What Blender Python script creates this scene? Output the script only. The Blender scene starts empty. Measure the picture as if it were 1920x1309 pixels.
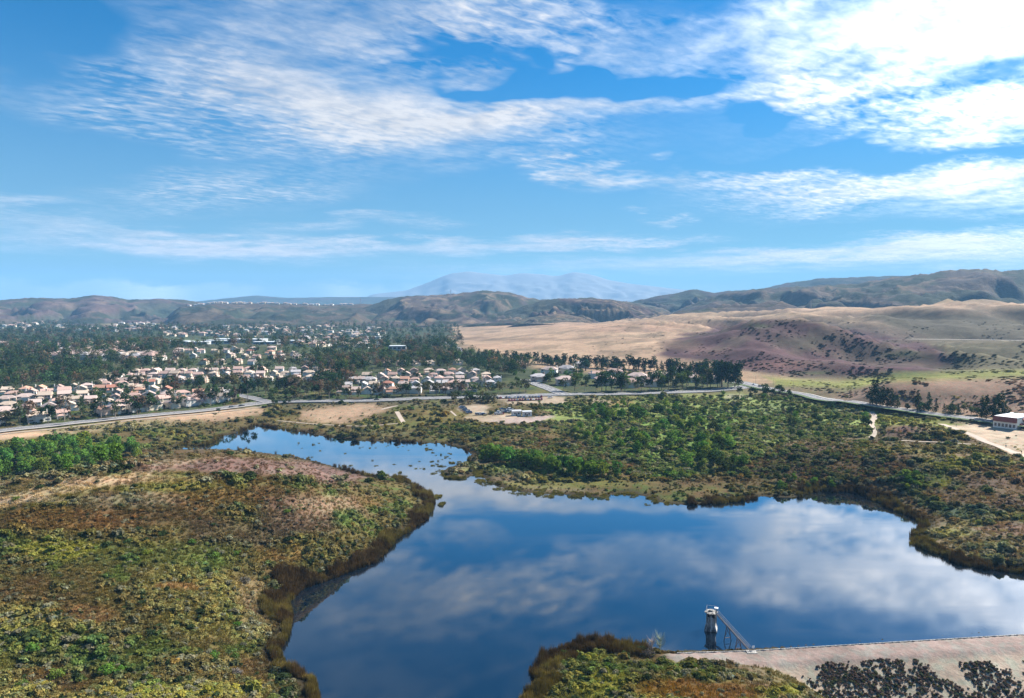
import bpy, bmesh, math, random
import numpy as np
from mathutils import Vector, Matrix, Euler

# ------------------------------------------------------------------ camera, sky, sun, exposure
scn = bpy.context.scene
COL = scn.collection
CAM_H = 100.0
PITCH = math.radians(3.33)
F_PX = 1281.0                       # focal length of the photograph in its own pixels (1920 wide)
cam_d = bpy.data.cameras.new('camera')
cam_d.lens = F_PX / 1920.0 * 36.0
cam_d.sensor_width = 36.0
cam_d.clip_start = 1.0
cam_d.clip_end = 60000.0
cam = bpy.data.objects.new('camera', cam_d)
COL.objects.link(cam)
cam.location = (0, 0, CAM_H)
cam.rotation_euler = (math.radians(90) - PITCH, 0, 0)
scn.camera = cam

SUN_AZ = math.radians(60)           # to the right of the view axis (+Y)
SUN_EL = math.radians(40)
sun_dir = Vector((math.sin(SUN_AZ) * math.cos(SUN_EL), math.cos(SUN_AZ) * math.cos(SUN_EL), math.sin(SUN_EL)))
sd = bpy.data.lights.new('sun', 'SUN')
sd.energy = 5.0
sd.angle = math.radians(1.2)
sd.color = (1.0, 0.95, 0.86)
sun = bpy.data.objects.new('sun', sd)
COL.objects.link(sun)
sun.rotation_euler = sun_dir.to_track_quat('Z', 'Y').to_euler()

scn.view_settings.view_transform = 'Standard'
scn.view_settings.look = 'None'
scn.view_settings.exposure = 1.3
scn.view_settings.gamma = 1.0
scn.view_settings.use_curve_mapping = False
scn.cycles.use_denoising = True
scn.cycles.max_bounces = 5
scn.cycles.diffuse_bounces = 2
scn.cycles.glossy_bounces = 2
scn.cycles.transmission_bounces = 2
scn.cycles.volume_bounces = 1
scn.cycles.transparent_max_bounces = 6
scn.cycles.caustics_reflective = False
scn.cycles.caustics_refractive = False


class NT:
    """small helper for node trees"""
    def __init__(self, tree):
        self.t = tree
        self.n = tree.nodes
        self.l = tree.links
    def new(self, typ, **kw):
        nd = self.n.new(typ)
        for k, v in kw.items():
            setattr(nd, k, v)
        return nd
    def put(self, sock, v):
        if v is None:
            return
        if hasattr(v, 'is_output') or isinstance(v, bpy.types.NodeSocket):
            self.l.new(v, sock)
        else:
            sock.default_value = v
    def math(self, op, a, b=None, c=None, clamp=False):
        nd = self.new('ShaderNodeMath', operation=op)
        nd.use_clamp = clamp
        for i, v in enumerate((a, b, c)):
            self.put(nd.inputs[i], v)
        return nd.outputs[0]
    def vmath(self, op, a, b=None, scale=None):
        nd = self.new('ShaderNodeVectorMath', operation=op)
        self.put(nd.inputs[0], a)
        self.put(nd.inputs[1], b)
        if scale is not None:
            self.put(nd.inputs['Scale'], scale)
        return nd.outputs['Value'] if op in ('LENGTH', 'DOT_PRODUCT', 'DISTANCE') else nd.outputs['Vector']
    def comb(self, x, y, z=0.0):
        nd = self.new('ShaderNodeCombineXYZ')
        for i, v in enumerate((x, y, z)):
            self.put(nd.inputs[i], v)
        return nd.outputs[0]
    def sep(self, v):
        nd = self.new('ShaderNodeSeparateXYZ')
        self.put(nd.inputs[0], v)
        return nd.outputs
    def noise(self, vec, scale, detail=4.0, rough=0.55, dist=0.0, out='Fac'):
        nd = self.new('ShaderNodeTexNoise')
        self.put(nd.inputs['Vector'], vec)
        self.put(nd.inputs['Scale'], scale)
        self.put(nd.inputs['Detail'], detail)
        self.put(nd.inputs['Roughness'], rough)
        self.put(nd.inputs['Distortion'], dist)
        return nd.outputs[out]
    def voronoi(self, vec, scale, smooth=None, out='Distance'):
        nd = self.new('ShaderNodeTexVoronoi')
        if smooth is not None:
            nd.feature = 'SMOOTH_F1'
            nd.inputs['Smoothness'].default_value = smooth
        self.put(nd.inputs['Vector'], vec)
        self.put(nd.inputs['Scale'], scale)
        return nd.outputs[out]
    def mapr(self, v, a, b, c=0.0, d=1.0, smooth=True):
        nd = self.new('ShaderNodeMapRange')
        nd.interpolation_type = 'SMOOTHSTEP' if smooth else 'LINEAR'
        self.put(nd.inputs['Value'], v)
        for k, x in zip(('From Min', 'From Max', 'To Min', 'To Max'), (a, b, c, d)):
            self.put(nd.inputs[k], x)
        return nd.outputs['Result']
    def mixc(self, f, a, b, blend='MIX'):
        nd = self.new('ShaderNodeMix', data_type='RGBA', blend_type=blend)
        self.put(nd.inputs['Factor'], f)
        ins = [s for s in nd.inputs if s.type == 'RGBA']
        for s, v in zip(ins, (a, b)):
            self.put(s, (*v, 1.0) if isinstance(v, tuple) and len(v) == 3 else v)
        return [s for s in nd.outputs if s.type == 'RGBA'][0]
    def mapping(self, vec, loc=(0, 0, 0), rot=(0, 0, 0), scale=(1, 1, 1), kind='TEXTURE'):
        nd = self.new('ShaderNodeMapping', vector_type=kind)
        self.put(nd.inputs['Vector'], vec)
        nd.inputs['Location'].default_value = loc
        nd.inputs['Rotation'].default_value = rot
        nd.inputs['Scale'].default_value = scale
        return nd.outputs[0]


def azel(px, py):
    """direction of a photograph pixel as azimuth / elevation (radians)"""
    r = (px - 960.0) / F_PX
    u = (654.5 - py) / F_PX
    y = math.cos(PITCH) + u * math.sin(PITCH)
    z = -math.sin(PITCH) + u * math.cos(PITCH)
    return math.atan2(r, y), math.atan2(z, math.hypot(r, y))

# ------------------------------------------------------------------ the sky: daylight with high broken cloud
world = bpy.data.worlds.new('World')
scn.world = world
world.use_nodes = True
world.node_tree.nodes.clear()
W = NT(world.node_tree)
SKY_STRENGTH = 0.05
sky = W.new('ShaderNodeTexSky', sky_type='NISHITA')
sky.sun_disc = False
sky.sun_elevation = SUN_EL
sky.sun_rotation = SUN_AZ
sky.air_density = 1.0
sky.dust_density = 0.35
sky.ozone_density = 2.0
sky.altitude = 200
hsv = W.new('ShaderNodeHueSaturation')
hsv.inputs['Hue'].default_value = 0.488
hsv.inputs["Saturation"].default_value = 3.2
hsv.inputs['Value'].default_value = 1.0
W.l.new(sky.outputs[0], hsv.inputs['Color'])

tc = W.new('ShaderNodeTexCoord')
dirv = W.vmath('NORMALIZE', tc.outputs['Generated'])
dx, dy, dz = W.sep(dirv)
az = W.math('ARCTAN2', dx, dy)
el = W.math('ARCSINE', dz)
zz = W.math('ADD', W.math('MAXIMUM', dz, 0.0), 0.05)
plane = W.comb(W.math('DIVIDE', dx, zz), W.math('DIVIDE', dy, zz), 0.0)      # position on a cloud deck of unit height
ae0 = W.comb(az, el, 0.0)
wn = W.noise(plane, 1.1, 4.0, 0.6, out='Color')
wn = W.vmath('SUBTRACT', wn, (0.5, 0.5, 0.5))
elz = W.math('MULTIPLY_ADD', el, 1.0, 0.02)
ae = W.vmath('ADD', ae0, W.vmath('MULTIPLY', W.vmath('SCALE', wn, None, elz), (0.9, 0.55, 0.0)))

BLOBS = [  # px, py, half width px, half height px, tilt deg (clockwise on the picture), amount
    (700, 215, 430, 85, 6, 0.85), (560, 160, 420, 70, 4, 0.55), (830, 245, 300, 70, -6, 0.6), (1180, 185, 330, 40, -4, 0.85),
    (1010, 45, 420, 70, 3, 0.58), (700, 50, 320, 80, 14, 0.42), (480, 60, 250, 70, 20, 0.30),
    (1500, 55, 420, 80, -6, 0.78), (1830, 40, 300, 95, -10, 1.25), (1620, 170, 280, 55, 14, 0.55), (1720, 245, 150, 36, -4, 0.62),
    (1890, 195, 160, 38, -10, 0.8), (1430, 130, 150, 45, -6, 0.55),
    (1130, 322, 230, 14, 1, 0.85), (1330, 338, 260, 26, 3, 0.6), (1600, 350, 330, 40, -3, 0.7), (1800, 335, 260, 42, -6, 0.85), (1950, 360, 220, 40, 0, 0.7),
    (900, 110, 620, 130, 4, 0.16), (560, 120, 420, 120, 8, 0.14), (1480, 250, 420, 60, 0, 0.12),
    (240, 170, 330, 45, 3, 0.38), (170, 205, 320, 36, 8, 0.25), (360, 250, 170, 22, 3, 0.22),
    (390, 365, 230, 48, -8, 0.42), (560, 335, 220, 40, 0, 0.2),
    (60, 413, 190, 22, 3, 0.42), (200, 460, 420, 20, 1, 0.45), (480, 470, 330, 20, 2, 0.45), (830, 463, 480, 17, -1, 0.65), (1180, 457, 180, 8, -1, 0.4),
    (590, 425, 140, 16, -9, 0.40), (780, 415, 110, 18, 0, 0.32), (1240, 416, 46, 8, 0, 0.5),
    (1200, 495, 560, 18, -2, 0.42), (1600, 478, 420, 26, -2, 0.55), (1900, 480, 300, 36, 0, 0.55),
]
HOLES = [(1560, 290, 330, 22, -2, 0.5), (1800, 145, 140, 18, -8, 0.35),   # clear blue gaps
    (1290, 142, 170, 34, 1, 0.75), (1150, 146, 290, 34, 3, 0.75), (900, 140, 150, 18, 8, 0.7), (1100, 140, 160, 30, 6, 0.6), (1455, 195, 80, 28, 8, 0.6), (1660, 190, 60, 16, -20, 0.3),
    (90, 70, 220, 80, 0, 0.25), (220, 60, 150, 70, 20, 0.22), (430, 35, 60, 30, 30, 0.2),
]
dens = None
for lst, sgn in ((BLOBS, 1.0), (HOLES, -1.0)):
    for (bx, by, bw, bh, tilt, amt) in lst:
        a0, e0 = azel(bx, by)
        ca = math.cos(a0)
        m = W.mapping(ae, (a0, e0, 0), (0, 0, math.radians(-tilt)), (bw / F_PX * ca, bh / F_PX * math.cos(e0), 1.0))
        r = W.vmath('LENGTH', m)
        if by < 300 and sgn > 0:
            amt *= 0.86
        if by > 390:
            amt *= 1.6                                   # seen low through more air
        v = W.mapr(r, 1.35, 0.0, 0.0, amt * sgn)
        dens = v if dens is None else W.math('ADD', dens, v)
# cover goes on beyond the picture with the same kind of cloud
gen = W.noise(W.mapping(plane, (3.1, 1.7, 0), (0, 0, math.radians(24)), (1.0, 1.0, 1.0)), 0.42, 3.0, 0.5)
out_side = W.mapr(W.math('ABSOLUTE', az), 0.62, 0.95)
out_up = W.mapr(el, 0.40, 0.58)
outm = W.math('MAXIMUM', out_side, out_up)
genv = W.math('MULTIPLY', W.mapr(gen, 0.42, 0.66), W.math('MULTIPLY', outm, 0.85))
dens = W.math('ADD', dens, genv)

# texture of the deck: long streaks, billows, mackerel ripples
pl_s = W.mapping(plane, (0, 0, 0), (0, 0, math.radians(-22)), (2.6, 0.75, 1.0))
streak = W.noise(pl_s, 1.6, 7.0, 0.62, 0.6)
bill = W.noise(plane, 3.4, 7.0, 0.62, 0.25)
pl_r = W.mapping(plane, (0.3, 0.1, 0), (0, 0, math.radians(35)), (1.5, 0.8, 1.0))
rip = W.noise(pl_r, 17.0, 3.0, 0.55, 0.4)
ripw = W.mapr(W.noise(plane, 0.8, 2.0, 0.5), 0.40, 0.60)
tex = W.math('ADD', W.math('MULTIPLY', W.math('SUBTRACT', streak, 0.5), 1.25), W.math('MULTIPLY', W.math('SUBTRACT', bill, 0.5), 1.35))
tex = W.math('ADD', tex, W.math('MULTIPLY', W.math('SUBTRACT', rip, 0.5), W.math('MULTIPLY_ADD', ripw, 1.7, 0.75)))
lowfade = W.mapr(el, 0.01, 0.16, 0.35, 1.0)
tex = W.math('MULTIPLY', tex, lowfade)
gate = W.mapr(dens, 0.02, 0.35)
alpha = W.math('ADD', dens, W.math('MULTIPLY', tex, gate))
alpha = W.mapr(alpha, 0.02, 1.45, 0.0, 0.97, smooth=False)
alpha = W.math('MAXIMUM', W.math('MINIMUM', alpha, 0.97), 0.0)

# low bank of cumulus along the horizon
lb = W.noise(W.comb(W.math('MULTIPLY', az, 1.0), W.math('MULTIPLY', el, 2.4), 3.0), 16.0, 5.0, 0.6)
top = W.math('MULTIPLY_ADD', lb, 0.046, 0.014)
bank = W.math('MULTIPLY', W.mapr(W.math('SUBTRACT', top, el), -0.004, 0.010), W.mapr(W.noise(W.comb(az, 0.0, 0.0), 5.0, 2.0), 0.30, 0.72, 0.15, 0.8))
bank = W.math('MULTIPLY', bank, W.mapr(az, 0.22, 0.06, 0.25, 1.0))
alpha = W.math('MAXIMUM', alpha, W.math('MULTIPLY', bank, 0.75))

# cloud light: thin cloud scatters the sun forward, so it glares towards the sun
sdot = W.vmath('DOT_PRODUCT', dirv, tuple(sun_dir))
sang = W.math('ARCCOSINE', sdot)
glow = W.math('POWER', 2.718, W.math('MULTIPLY', W.math('MULTIPLY', sang, sang), -5.0))
bright = W.math('MULTIPLY_ADD', glow, 60.0, 6.6)
shade = W.mapr(W.math('ADD', bill, W.math('MULTIPLY', rip, 0.5)), 0.50, 0.95, 0.86, 1.10)
cl = W.mixc(W.mapr(alpha, 0.2, 0.9), (0.80, 0.90, 1.0), (1.0, 0.985, 0.985))
cl = W.vmath('SCALE', cl, None, W.math('MULTIPLY', W.math('MULTIPLY', bright, shade), W.math('MULTIPLY_ADD', bank, 0.9, 1.0)))
# whitish air close to the horizon
hz = W.mapr(el, 0.37, -0.02, 0.0, 0.90)
base = W.mixc(hz, W.vmath('MULTIPLY', hsv.outputs[0], (0.05, 0.885, 1.05)), (2.2, 3.5, 4.3))
fin = W.mixc(alpha, base, cl)
bg = W.new('ShaderNodeBackground')
bg.inputs['Strength'].default_value = SKY_STRENGTH
W.l.new(fin, bg.inputs['Color'])
wo = W.new('ShaderNodeOutputWorld')
W.l.new(bg.outputs[0], wo.inputs['Surface'])
world.cycles.sampling_method = 'MANUAL'
world.cycles.sample_map_resolution = 512

# ------------------------------------------------------------------ helpers: measuring from the photograph, noise, meshes
CP, SP = math.cos(PITCH), math.sin(PITCH)

def P(px, py, z=0.0):
    """the point of the place at height z that the photograph shows at pixel (px, py)"""
    r = (px - 960.0) / F_PX
    u = (654.5 - py) / F_PX
    y = CP + u * SP
    w = -SP + u * CP
    t = (z - CAM_H) / w
    return Vector((r * t, y * t, z))

def PD(px, dist, z=0.0):
    """a point at ground distance dist in the direction of picture column px"""
    a = math.atan2((px - 960.0) / F_PX, CP)
    return Vector((math.sin(a) * dist, math.cos(a) * dist, z))

def proj(x, y, z):
    q = z - CAM_H
    f = y * CP - q * SP
    u = y * SP + q * CP
    f = np.maximum(f, 1.0)
    return 960.0 + F_PX * x / f, 654.5 - F_PX * u / f

def _hash(ix, iy, seed):
    h = (ix.astype(np.int64) * 374761393 + iy.astype(np.int64) * 668265263 + seed * 974634781) & 0xffffffff
    h = ((h ^ (h >> 13)) * 1274126177) & 0xffffffff
    h = h ^ (h >> 16)
    return (h & 0xffffff).astype(np.float64) / 0xffffff

def vnoise(x, y, seed=0):
    x0, y0 = np.floor(x), np.floor(y)
    fx, fy = x - x0, y - y0
    fx = fx * fx * fx * (fx * (fx * 6 - 15) + 10)
    fy = fy * fy * fy * (fy * (fy * 6 - 15) + 10)
    a, b = _hash(x0, y0, seed), _hash(x0 + 1, y0, seed)
    c, d = _hash(x0, y0 + 1, seed), _hash(x0 + 1, y0 + 1, seed)
    return (a + (b - a) * fx) * (1 - fy) + (c + (d - c) * fx) * fy

def fbm(x, y, octaves=4, seed=0, rough=0.5):
    s, amp, tot = 0.0, 1.0, 0.0
    for k in range(octaves):
        s = s + amp * vnoise(x * 2 ** k + 17.3 * k, y * 2 ** k - 9.1 * k, seed + k)
        tot += amp
        amp *= rough
    return s / tot

def ridged(x, y, octaves=4, seed=0, rough=0.5):
    s, amp, tot = 0.0, 1.0, 0.0
    for k in range(octaves):
        s = s + amp * (1 - np.abs(2 * vnoise(x * 2 ** k + 3.7 * k, y * 2 ** k + 5.9 * k, seed + k) - 1))
        tot += amp
        amp *= rough
    return s / tot

def sstep(a, b, v):
    t = np.clip((v - a) / (b - a), 0, 1)
    return t * t * (3 - 2 * t)

def mesh_np(name, verts, faces, smooth=False):
    me = bpy.data.meshes.new(name)
    verts = np.asarray(verts, dtype=np.float32)
    faces = np.asarray(faces, dtype=np.int32)
    me.vertices.add(len(verts))
    me.vertices.foreach_set('co', verts.ravel())
    n, k = faces.shape
    me.loops.add(n * k)
    me.loops.foreach_set('vertex_index', faces.ravel())
    me.polygons.add(n)
    me.polygons.foreach_set('loop_start', np.arange(0, n * k, k, dtype=np.int32))
    me.polygons.foreach_set('loop_total', np.full(n, k, dtype=np.int32))
    if smooth:
        me.polygons.foreach_set('use_smooth', np.ones(n, dtype=bool))
    me.update(calc_edges=True)
    return me

def set_color(me, name, rgb):
    at = me.attributes.new(name, 'FLOAT_COLOR', 'POINT')
    c = np.ones((len(rgb), 4), dtype=np.float32)
    c[:, :3] = rgb
    at.data.foreach_set('color', c.ravel())

def link(name, me, mat=None, parent=None):
    o = bpy.data.objects.new(name, me)
    if mat is not None and me is not None and not me.materials:
        me.materials.append(mat)
    COL.objects.link(o)
    if parent is not None:
        o.parent = parent
    return o

def tag(o, label, cat, group=None, kind=None):
    if label:
        o['label'] = label
    if cat:
        o['category'] = cat
    if group:
        o['group'] = group
    if kind:
        o['kind'] = kind
    return o

def struct(name, me, mat):
    o = link(name, me, mat)
    o['kind'] = 'structure'
    return o

def material(name):
    m = bpy.data.materials.new(name)
    m.use_nodes = True
    n = NT(m.node_tree)
    b = m.node_tree.nodes['Principled BSDF']
    return m, n, b

def plain(name, rgb, rough=0.8, var=0.0, scale=2.0, spec=0.25, metal=0.0):
    """an even colour with a little grain of its own"""
    m, n, b = material(name)
    b.inputs['Roughness'].default_value = rough
    b.inputs['Specular IOR Level'].default_value = spec
    b.inputs['Metallic'].default_value = metal
    if var > 0:
        t = n.new('ShaderNodeTexCoord')
        f = n.noise(t.outputs['Object'], scale, 4.0, 0.6)
        c = n.mixc(n.mapr(f, 0.3, 0.7), tuple(v * (1 - var) for v in rgb), tuple(min(1, v * (1 + var)) for v in rgb))
        n.l.new(c, b.inputs['Base Color'])
    else:
        b.inputs['Base Color'].default_value = (*rgb, 1)
    return m

# ------------------------------------------------------------------ the lie of the land
LAKE_PX = [(583, 1330), (577, 1280), (522, 1252), (508, 1224), (528, 1196), (536, 1160), (531, 1130), (562, 1102), (622, 1082), (702, 1052),
           (737, 1012), (790, 978), (808, 945), (800, 926), (768, 908), (752, 897), (700, 894), (650, 882), (600, 868), (560, 858), (520, 852),
           (470, 846), (430, 843), (385, 842), (345, 843), (332, 839), (340, 833), (372, 836), (395, 833), (402, 827), (412, 820), (440, 812), (468, 801),
           (482, 797), (508, 801), (560, 809), (620, 821), (700, 827), (760, 829), (830, 831), (870, 839), (884, 851), (880, 868), (850, 873),
           (828, 884), (842, 898), (868, 898), (888, 890), (897, 884), (916, 905), (950, 917), (1000, 926), (1050, 927), (1120, 932), (1180, 924), (1210, 930),
           (1232, 943), (1290, 947), (1370, 942), (1430, 931), (1490, 933), (1530, 920), (1600, 923), (1650, 942), (1690, 962), (1730, 977),
           (1738, 987), (1716, 1002), (1716, 1022), (1770, 1042), (1800, 1057), (1860, 1067), (1930, 1075), (2100, 1085), (2350, 1080), (2500, 1130), (2350, 1152),
           (1920, 1181), (1700, 1196), (1500, 1210), (1400, 1217), (1262, 1221), (1190, 1215), (1130, 1206), (1080, 1214), (1025, 1238), (1006, 1262), (1028, 1284),
           (1000, 1302), (985, 1330), (990, 1420), (760, 1450), (600, 1420)]
LAKE = np.array([P(x, y, 0)[:2] for x, y in LAKE_PX])

def sdf_poly(x, y, poly):
    """distance to a closed outline, negative inside"""
    d2 = np.full(x.shape, 1e18)
    ins = np.zeros(x.shape, dtype=bool)
    n = len(poly)
    for i in range(n):
        ax, ay = poly[i]
        bx, by = poly[(i + 1) % n]
        ex, ey = bx - ax, by - ay
        t = np.clip(((x - ax) * ex + (y - ay) * ey) / (ex * ex + ey * ey + 1e-12), 0, 1)
        dx_, dy_ = x - ax - t * ex, y - ay - t * ey
        d2 = np.minimum(d2, dx_ * dx_ + dy_ * dy_)
        c = ((ay > y) != (by > y)) & (x < ex * (y - ay) / (ey if abs(ey) > 1e-12 else 1e-12) + ax)
        ins ^= c
    d = np.sqrt(d2)
    return np.where(ins, -d, d)

def sdf_line(x, y, pts):
    """distance to an open polyline"""
    d2 = np.full(x.shape, 1e18)
    for i in range(len(pts) - 1):
        ax, ay = pts[i][:2]
        bx, by = pts[i + 1][:2]
        ex, ey = bx - ax, by - ay
        t = np.clip(((x - ax) * ex + (y - ay) * ey) / (ex * ex + ey * ey + 1e-12), 0, 1)
        d2 = np.minimum(d2, (x - ax - t * ex) ** 2 + (y - ay - t * ey) ** 2)
    return np.sqrt(d2)

HP = [  # pixel x, pixel y, height above the water
    # hill on the left shore
    (440, 862, 30), (560, 873, 20), (300, 878, 33), (150, 912, 32), (0, 944, 31), (-250, 995, 30), (650, 902, 11), (740, 915, 6), (780, 940, 4),
    (700, 980, 9), (600, 1000, 15), (450, 950, 27), (250, 980, 28), (50, 1020, 27), (-200, 1060, 26), (620, 1055, 4.5), (500, 1080, 10), (350, 1080, 18),
    (150, 1120, 20), (-100, 1150, 21), (450, 1200, 5), (300, 1220, 9), (100, 1250, 11), (-100, 1290, 13), (480, 1310, 4), (300, 1370, 8), (0, 1420, 12),
    (550, 1360, 3), (-500, 1300, 18), (-400, 1050, 20),
    # low ground behind it
    (440, 849, 2), (330, 849, 2), (250, 858, 2.5), (150, 875, 3), (50, 895, 3), (-200, 925, 5), (560, 856, 2), (0, 835, 5), (200, 818, 5), (400, 792, 3.5), (-250, 850, 8),
    # along the road and the middle ground
    (0, 812, 9), (150, 795, 9), (300, 777, 9), (505, 758, 9), (600, 775, 5), (700, 792, 3), (620, 755, 9.5), (800, 800, 2.5), (800, 762, 8), (950, 790, 5), (950, 750, 9),
    (1100, 795, 4.5), (1100, 742, 10), (1300, 790, 5), (1250, 735, 10.5), (1400, 727, 12), (900, 845, 1.5), (1100, 860, 1.6), (1250, 870, 2), (1300, 925, 1.5),
    (1400, 805, 5), (1500, 775, 7.5), (1500, 742, 12), (1100, 830, 2.5), (1000, 900, 1.2), (880, 820, 2.2), (700, 812, 2.0),
    # hummocks on the right shore
    (1380, 882, 4), (1480, 848, 12), (1600, 831, 15), (1750, 842, 15.5), (1920, 862, 16), (1500, 903, 4), (1600, 892, 9), (1750, 892, 12.5), (1900, 900, 13.5),
    (1650, 928, 3.5), (1760, 962, 5), (1850, 1000, 5), (1920, 1020, 5), (1780, 1032, 2.2), (2100, 1005, 8), (2200, 900, 16),
    (1640, 818, 9), (1740, 828, 10), (1700, 797, 17), (1640, 800, 10), (1780, 805, 14), (1870, 808, 12), (1790, 797, 12), (1920, 830, 12), (1880, 838, 12), (1630, 775, 10),
    (2100, 830, 13), (1560, 800, 8),
    # road on the right, slopes beyond it
    (1640, 765, 13), (1800, 790, 13), (1920, 807, 13), (2100, 835, 14), (1700, 763, 15), (1850, 775, 17), (1600, 746, 15), (1660, 716, 33), (1800, 712, 36), (1920, 706, 40), (2100, 720, 42),
    (1650, 702, 20), (1500, 712, 15), (1900, 690, 30), (1570, 735, 17), (2150, 690, 38),
    # purple hill
    (1300, 692, 13), (1400, 713, 12.5), (1550, 702, 17), (1700, 690, 24), (1350, 625, 58), (1430, 607, 76), (1475, 606, 75.5), (1550, 622, 66), (1650, 650, 52), (1750, 668, 40),
    (1450, 650, 46), (1550, 670, 33), (1300, 655, 35),
    (1780, 640, 45), (1900, 640, 45), (1700, 600, 76), (1800, 615, 62), (1900, 605, 70), (1500, 590, 80), (2100, 640, 55),
    # dry field
    (1000, 620, 35), (1000, 660, 20), (900, 640, 16), (1200, 610, 60), (1200, 660, 28), (1250, 690, 14), (1100, 605, 50), (1300, 600, 70), (870, 625, 16), (1100, 680, 14),
    # the suburb
    (0, 760, 9), (-300, 780, 10), (300, 740, 11), (600, 730, 11), (800, 722, 12), (1000, 712, 13), (1250, 712, 12.5), (0, 700, 12), (300, 690, 16), (500, 690, 16), (700, 690, 15), (-300, 700, 14),
    (0, 660, 15), (300, 650, 25), (550, 655, 25), (700, 650, 20), (0, 620, 20), (300, 620, 24), (600, 615, 24), (-300, 630, 18), (0, 600, 30), (400, 600, 30),
    # hummock in the foreground and the foot of the dam
    (1100, 1260, 5.5), (1050, 1290, 4), (1200, 1245, 6), (1250, 1272, 8), (1350, 1280, 8.5), (1450, 1306, 8), (1300, 1340, 11), (1100, 1340, 7), (1540, 1300, -4), (1480, 1262, 2), (1650, 1330, -12), (1800, 1330, -14), (1950, 1320, -14),
    (1500, 1420, 6), (1700, 1450, -8), (2200, 1300, -14),
]
HD = [(440, 395, 4), (300, 362, 4), (150, 335, 5), (0, 312, 6), (-250, 300, 8), (560, 412, 2.5), (360, 380, 3), (1600, 2600, 93), (1430, 1650, 50), (1550, 1400, 44), (1440, 1400, 54), (1330, 1650, 44), (1800, 1900, 94), (1950, 2000, 96), (1500, 2500, 90), (1300, 2800, 75), (2200, 2000, 100), (1000, 3200, 45), (700, 3200, 28), (2200, 3200, 110), (1800, 3200, 105),
      (-400, 3000, 25), (200, 5000, 30), (900, 5500, 45), (1500, 5000, 80), (2100, 5000, 100), (960, 90, 10), (300, 90, 12), (1600, 90, -10), (-600, 600, 14), (-600, 1600, 20), (2400, 1000, 50), (2500, 500, 20)]
hp_xyz = np.array([tuple(P(a, b, c)) for a, b, c in HP] + [tuple(PD(a, b, c)) for a, b, c in HD])

def polar(x, y):
    return np.arctan2(x, y), 0.5 * np.log(x * x + y * y + 1.0)

_ca, _cl = polar(hp_xyz[:, 0], hp_xyz[:, 1])
def _tps(r2):
    return np.where(r2 > 1e-12, 0.5 * r2 * np.log(r2 + 1e-12), 0.0)
_n = len(hp_xyz)
_K = _tps((_ca[:, None] - _ca[None]) ** 2 + (_cl[:, None] - _cl[None]) ** 2) + np.eye(_n) * 2e-4
_Pm = np.stack([np.ones(_n), _ca, _cl], 1)
_A = np.block([[_K, _Pm], [_Pm.T, np.zeros((3, 3))]])
_sol = np.linalg.solve(_A, np.concatenate([hp_xyz[:, 2], np.zeros(3)]))

DAM = np.array([P(1230, 1226, 3.6)[:2], P(1400, 1221, 3.6)[:2], P(1920, 1190, 3.6)[:2], P(2600, 1150, 3.6)[:2]])

VALLEY = [P(1700, 636.5, 46)[:2], P(1800, 637.5, 46)[:2], P(1900, 639, 46)[:2], P(2100, 641, 46)[:2]]

def upland(x, y):
    a, l = polar(x, y)
    z = _sol[_n] + _sol[_n + 1] * a + _sol[_n + 2] * l
    for i in range(_n):
        z = z + _sol[i] * _tps((a - _ca[i]) ** 2 + (l - _cl[i]) ** 2)
    far = sstep(math.log(4500), math.log(6500), l)
    return z * (1 - far) + 35.0 * far

def dam_height(x, y):
    best = np.full(x.shape, 1e9)
    for i in range(len(DAM) - 1):
        ax, ay = DAM[i]
        bx, by = DAM[i + 1]
        ex, ey = bx - ax, by - ay
        L = math.hypot(ex, ey)
        t = ((x - ax) * ex + (y - ay) * ey) / (L * L)
        v = ((y - ay) * ex - (x - ax) * ey) / L            # positive on the far (water) side
        end = np.maximum(np.maximum(-t, t - 1) * L, 0)
        if 0 < i < len(DAM) - 2:
            end = end * 1.0
        h = np.where(v > 0, 3.6 - v * 0.9, np.where(v > -6.5, 3.6, 3.6 + (v + 6.5) * 0.52)) - end * 0.5
        best = np.where(best > 1e8, h, np.maximum(best, h))
    return best

def height_raw(x, y):
    x = np.asarray(x, dtype=np.float64)
    y = np.asarray(y, dtype=np.float64)
    shp = x.shape
    x, y = x.ravel(), y.ravel()
    s = sdf_poly(x, y, LAKE)
    s = s + (fbm(x / 7.0, y / 7.0, 3, 5) - 0.5) * 3.0 * sstep(260, 330, y)      # ragged marsh edge on the far shores
    B = upland(x, y)
    l = np.sqrt(x * x + y * y)
    B = B + (fbm(x / 35.0, y / 35.0, 4, 11) - 0.5) * (1.2 + 1.5 * sstep(5, 20, B)) * sstep(0, 25, s)
    B = B + (fbm(x / 180.0, y / 180.0, 5, 12) - 0.5) * 9.0 * sstep(850, 1200, l) * sstep(25, 45, B)
    B = B + (ridged(x / 190.0 + 0.45 * y / 190.0 + 0.5 * fbm(x / 150, y / 150, 2, 15), y / 420.0, 3, 14, 0.36) - 0.78) * 72.0 * sstep(880, 1000, l) * sstep(26, 50, B) * sstep(200, 500, x)
    B = B + (ridged(x / 62.0 + 0.5 * y / 62.0, y / 130.0, 3, 16, 0.45) - 0.72) * 13.0 * sstep(850, 960, l) * sstep(2300, 1700, l) * sstep(24, 44, B) * sstep(200, 400, x)
    vb = sstep(75, 18, sdf_line(x, y, VALLEY))
    B = B * (1 - vb) + 46.0 * vb
    rise = 1 - np.exp(-np.maximum(s, 0) / 13.0)
    neg = np.minimum(B, 0)
    z = np.where(s > 0, 0.12 + np.minimum(s, 2.0) * 0.12 + np.maximum(B, 0) * rise + neg * rise, -0.10 + np.maximum(s, -20) * 0.12)
    dh = dam_height(x, y)
    near = l < 420
    z = np.where(near & (s > -6) & (dh > z), dh, z)
    return z.reshape(shp), s.reshape(shp)

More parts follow.
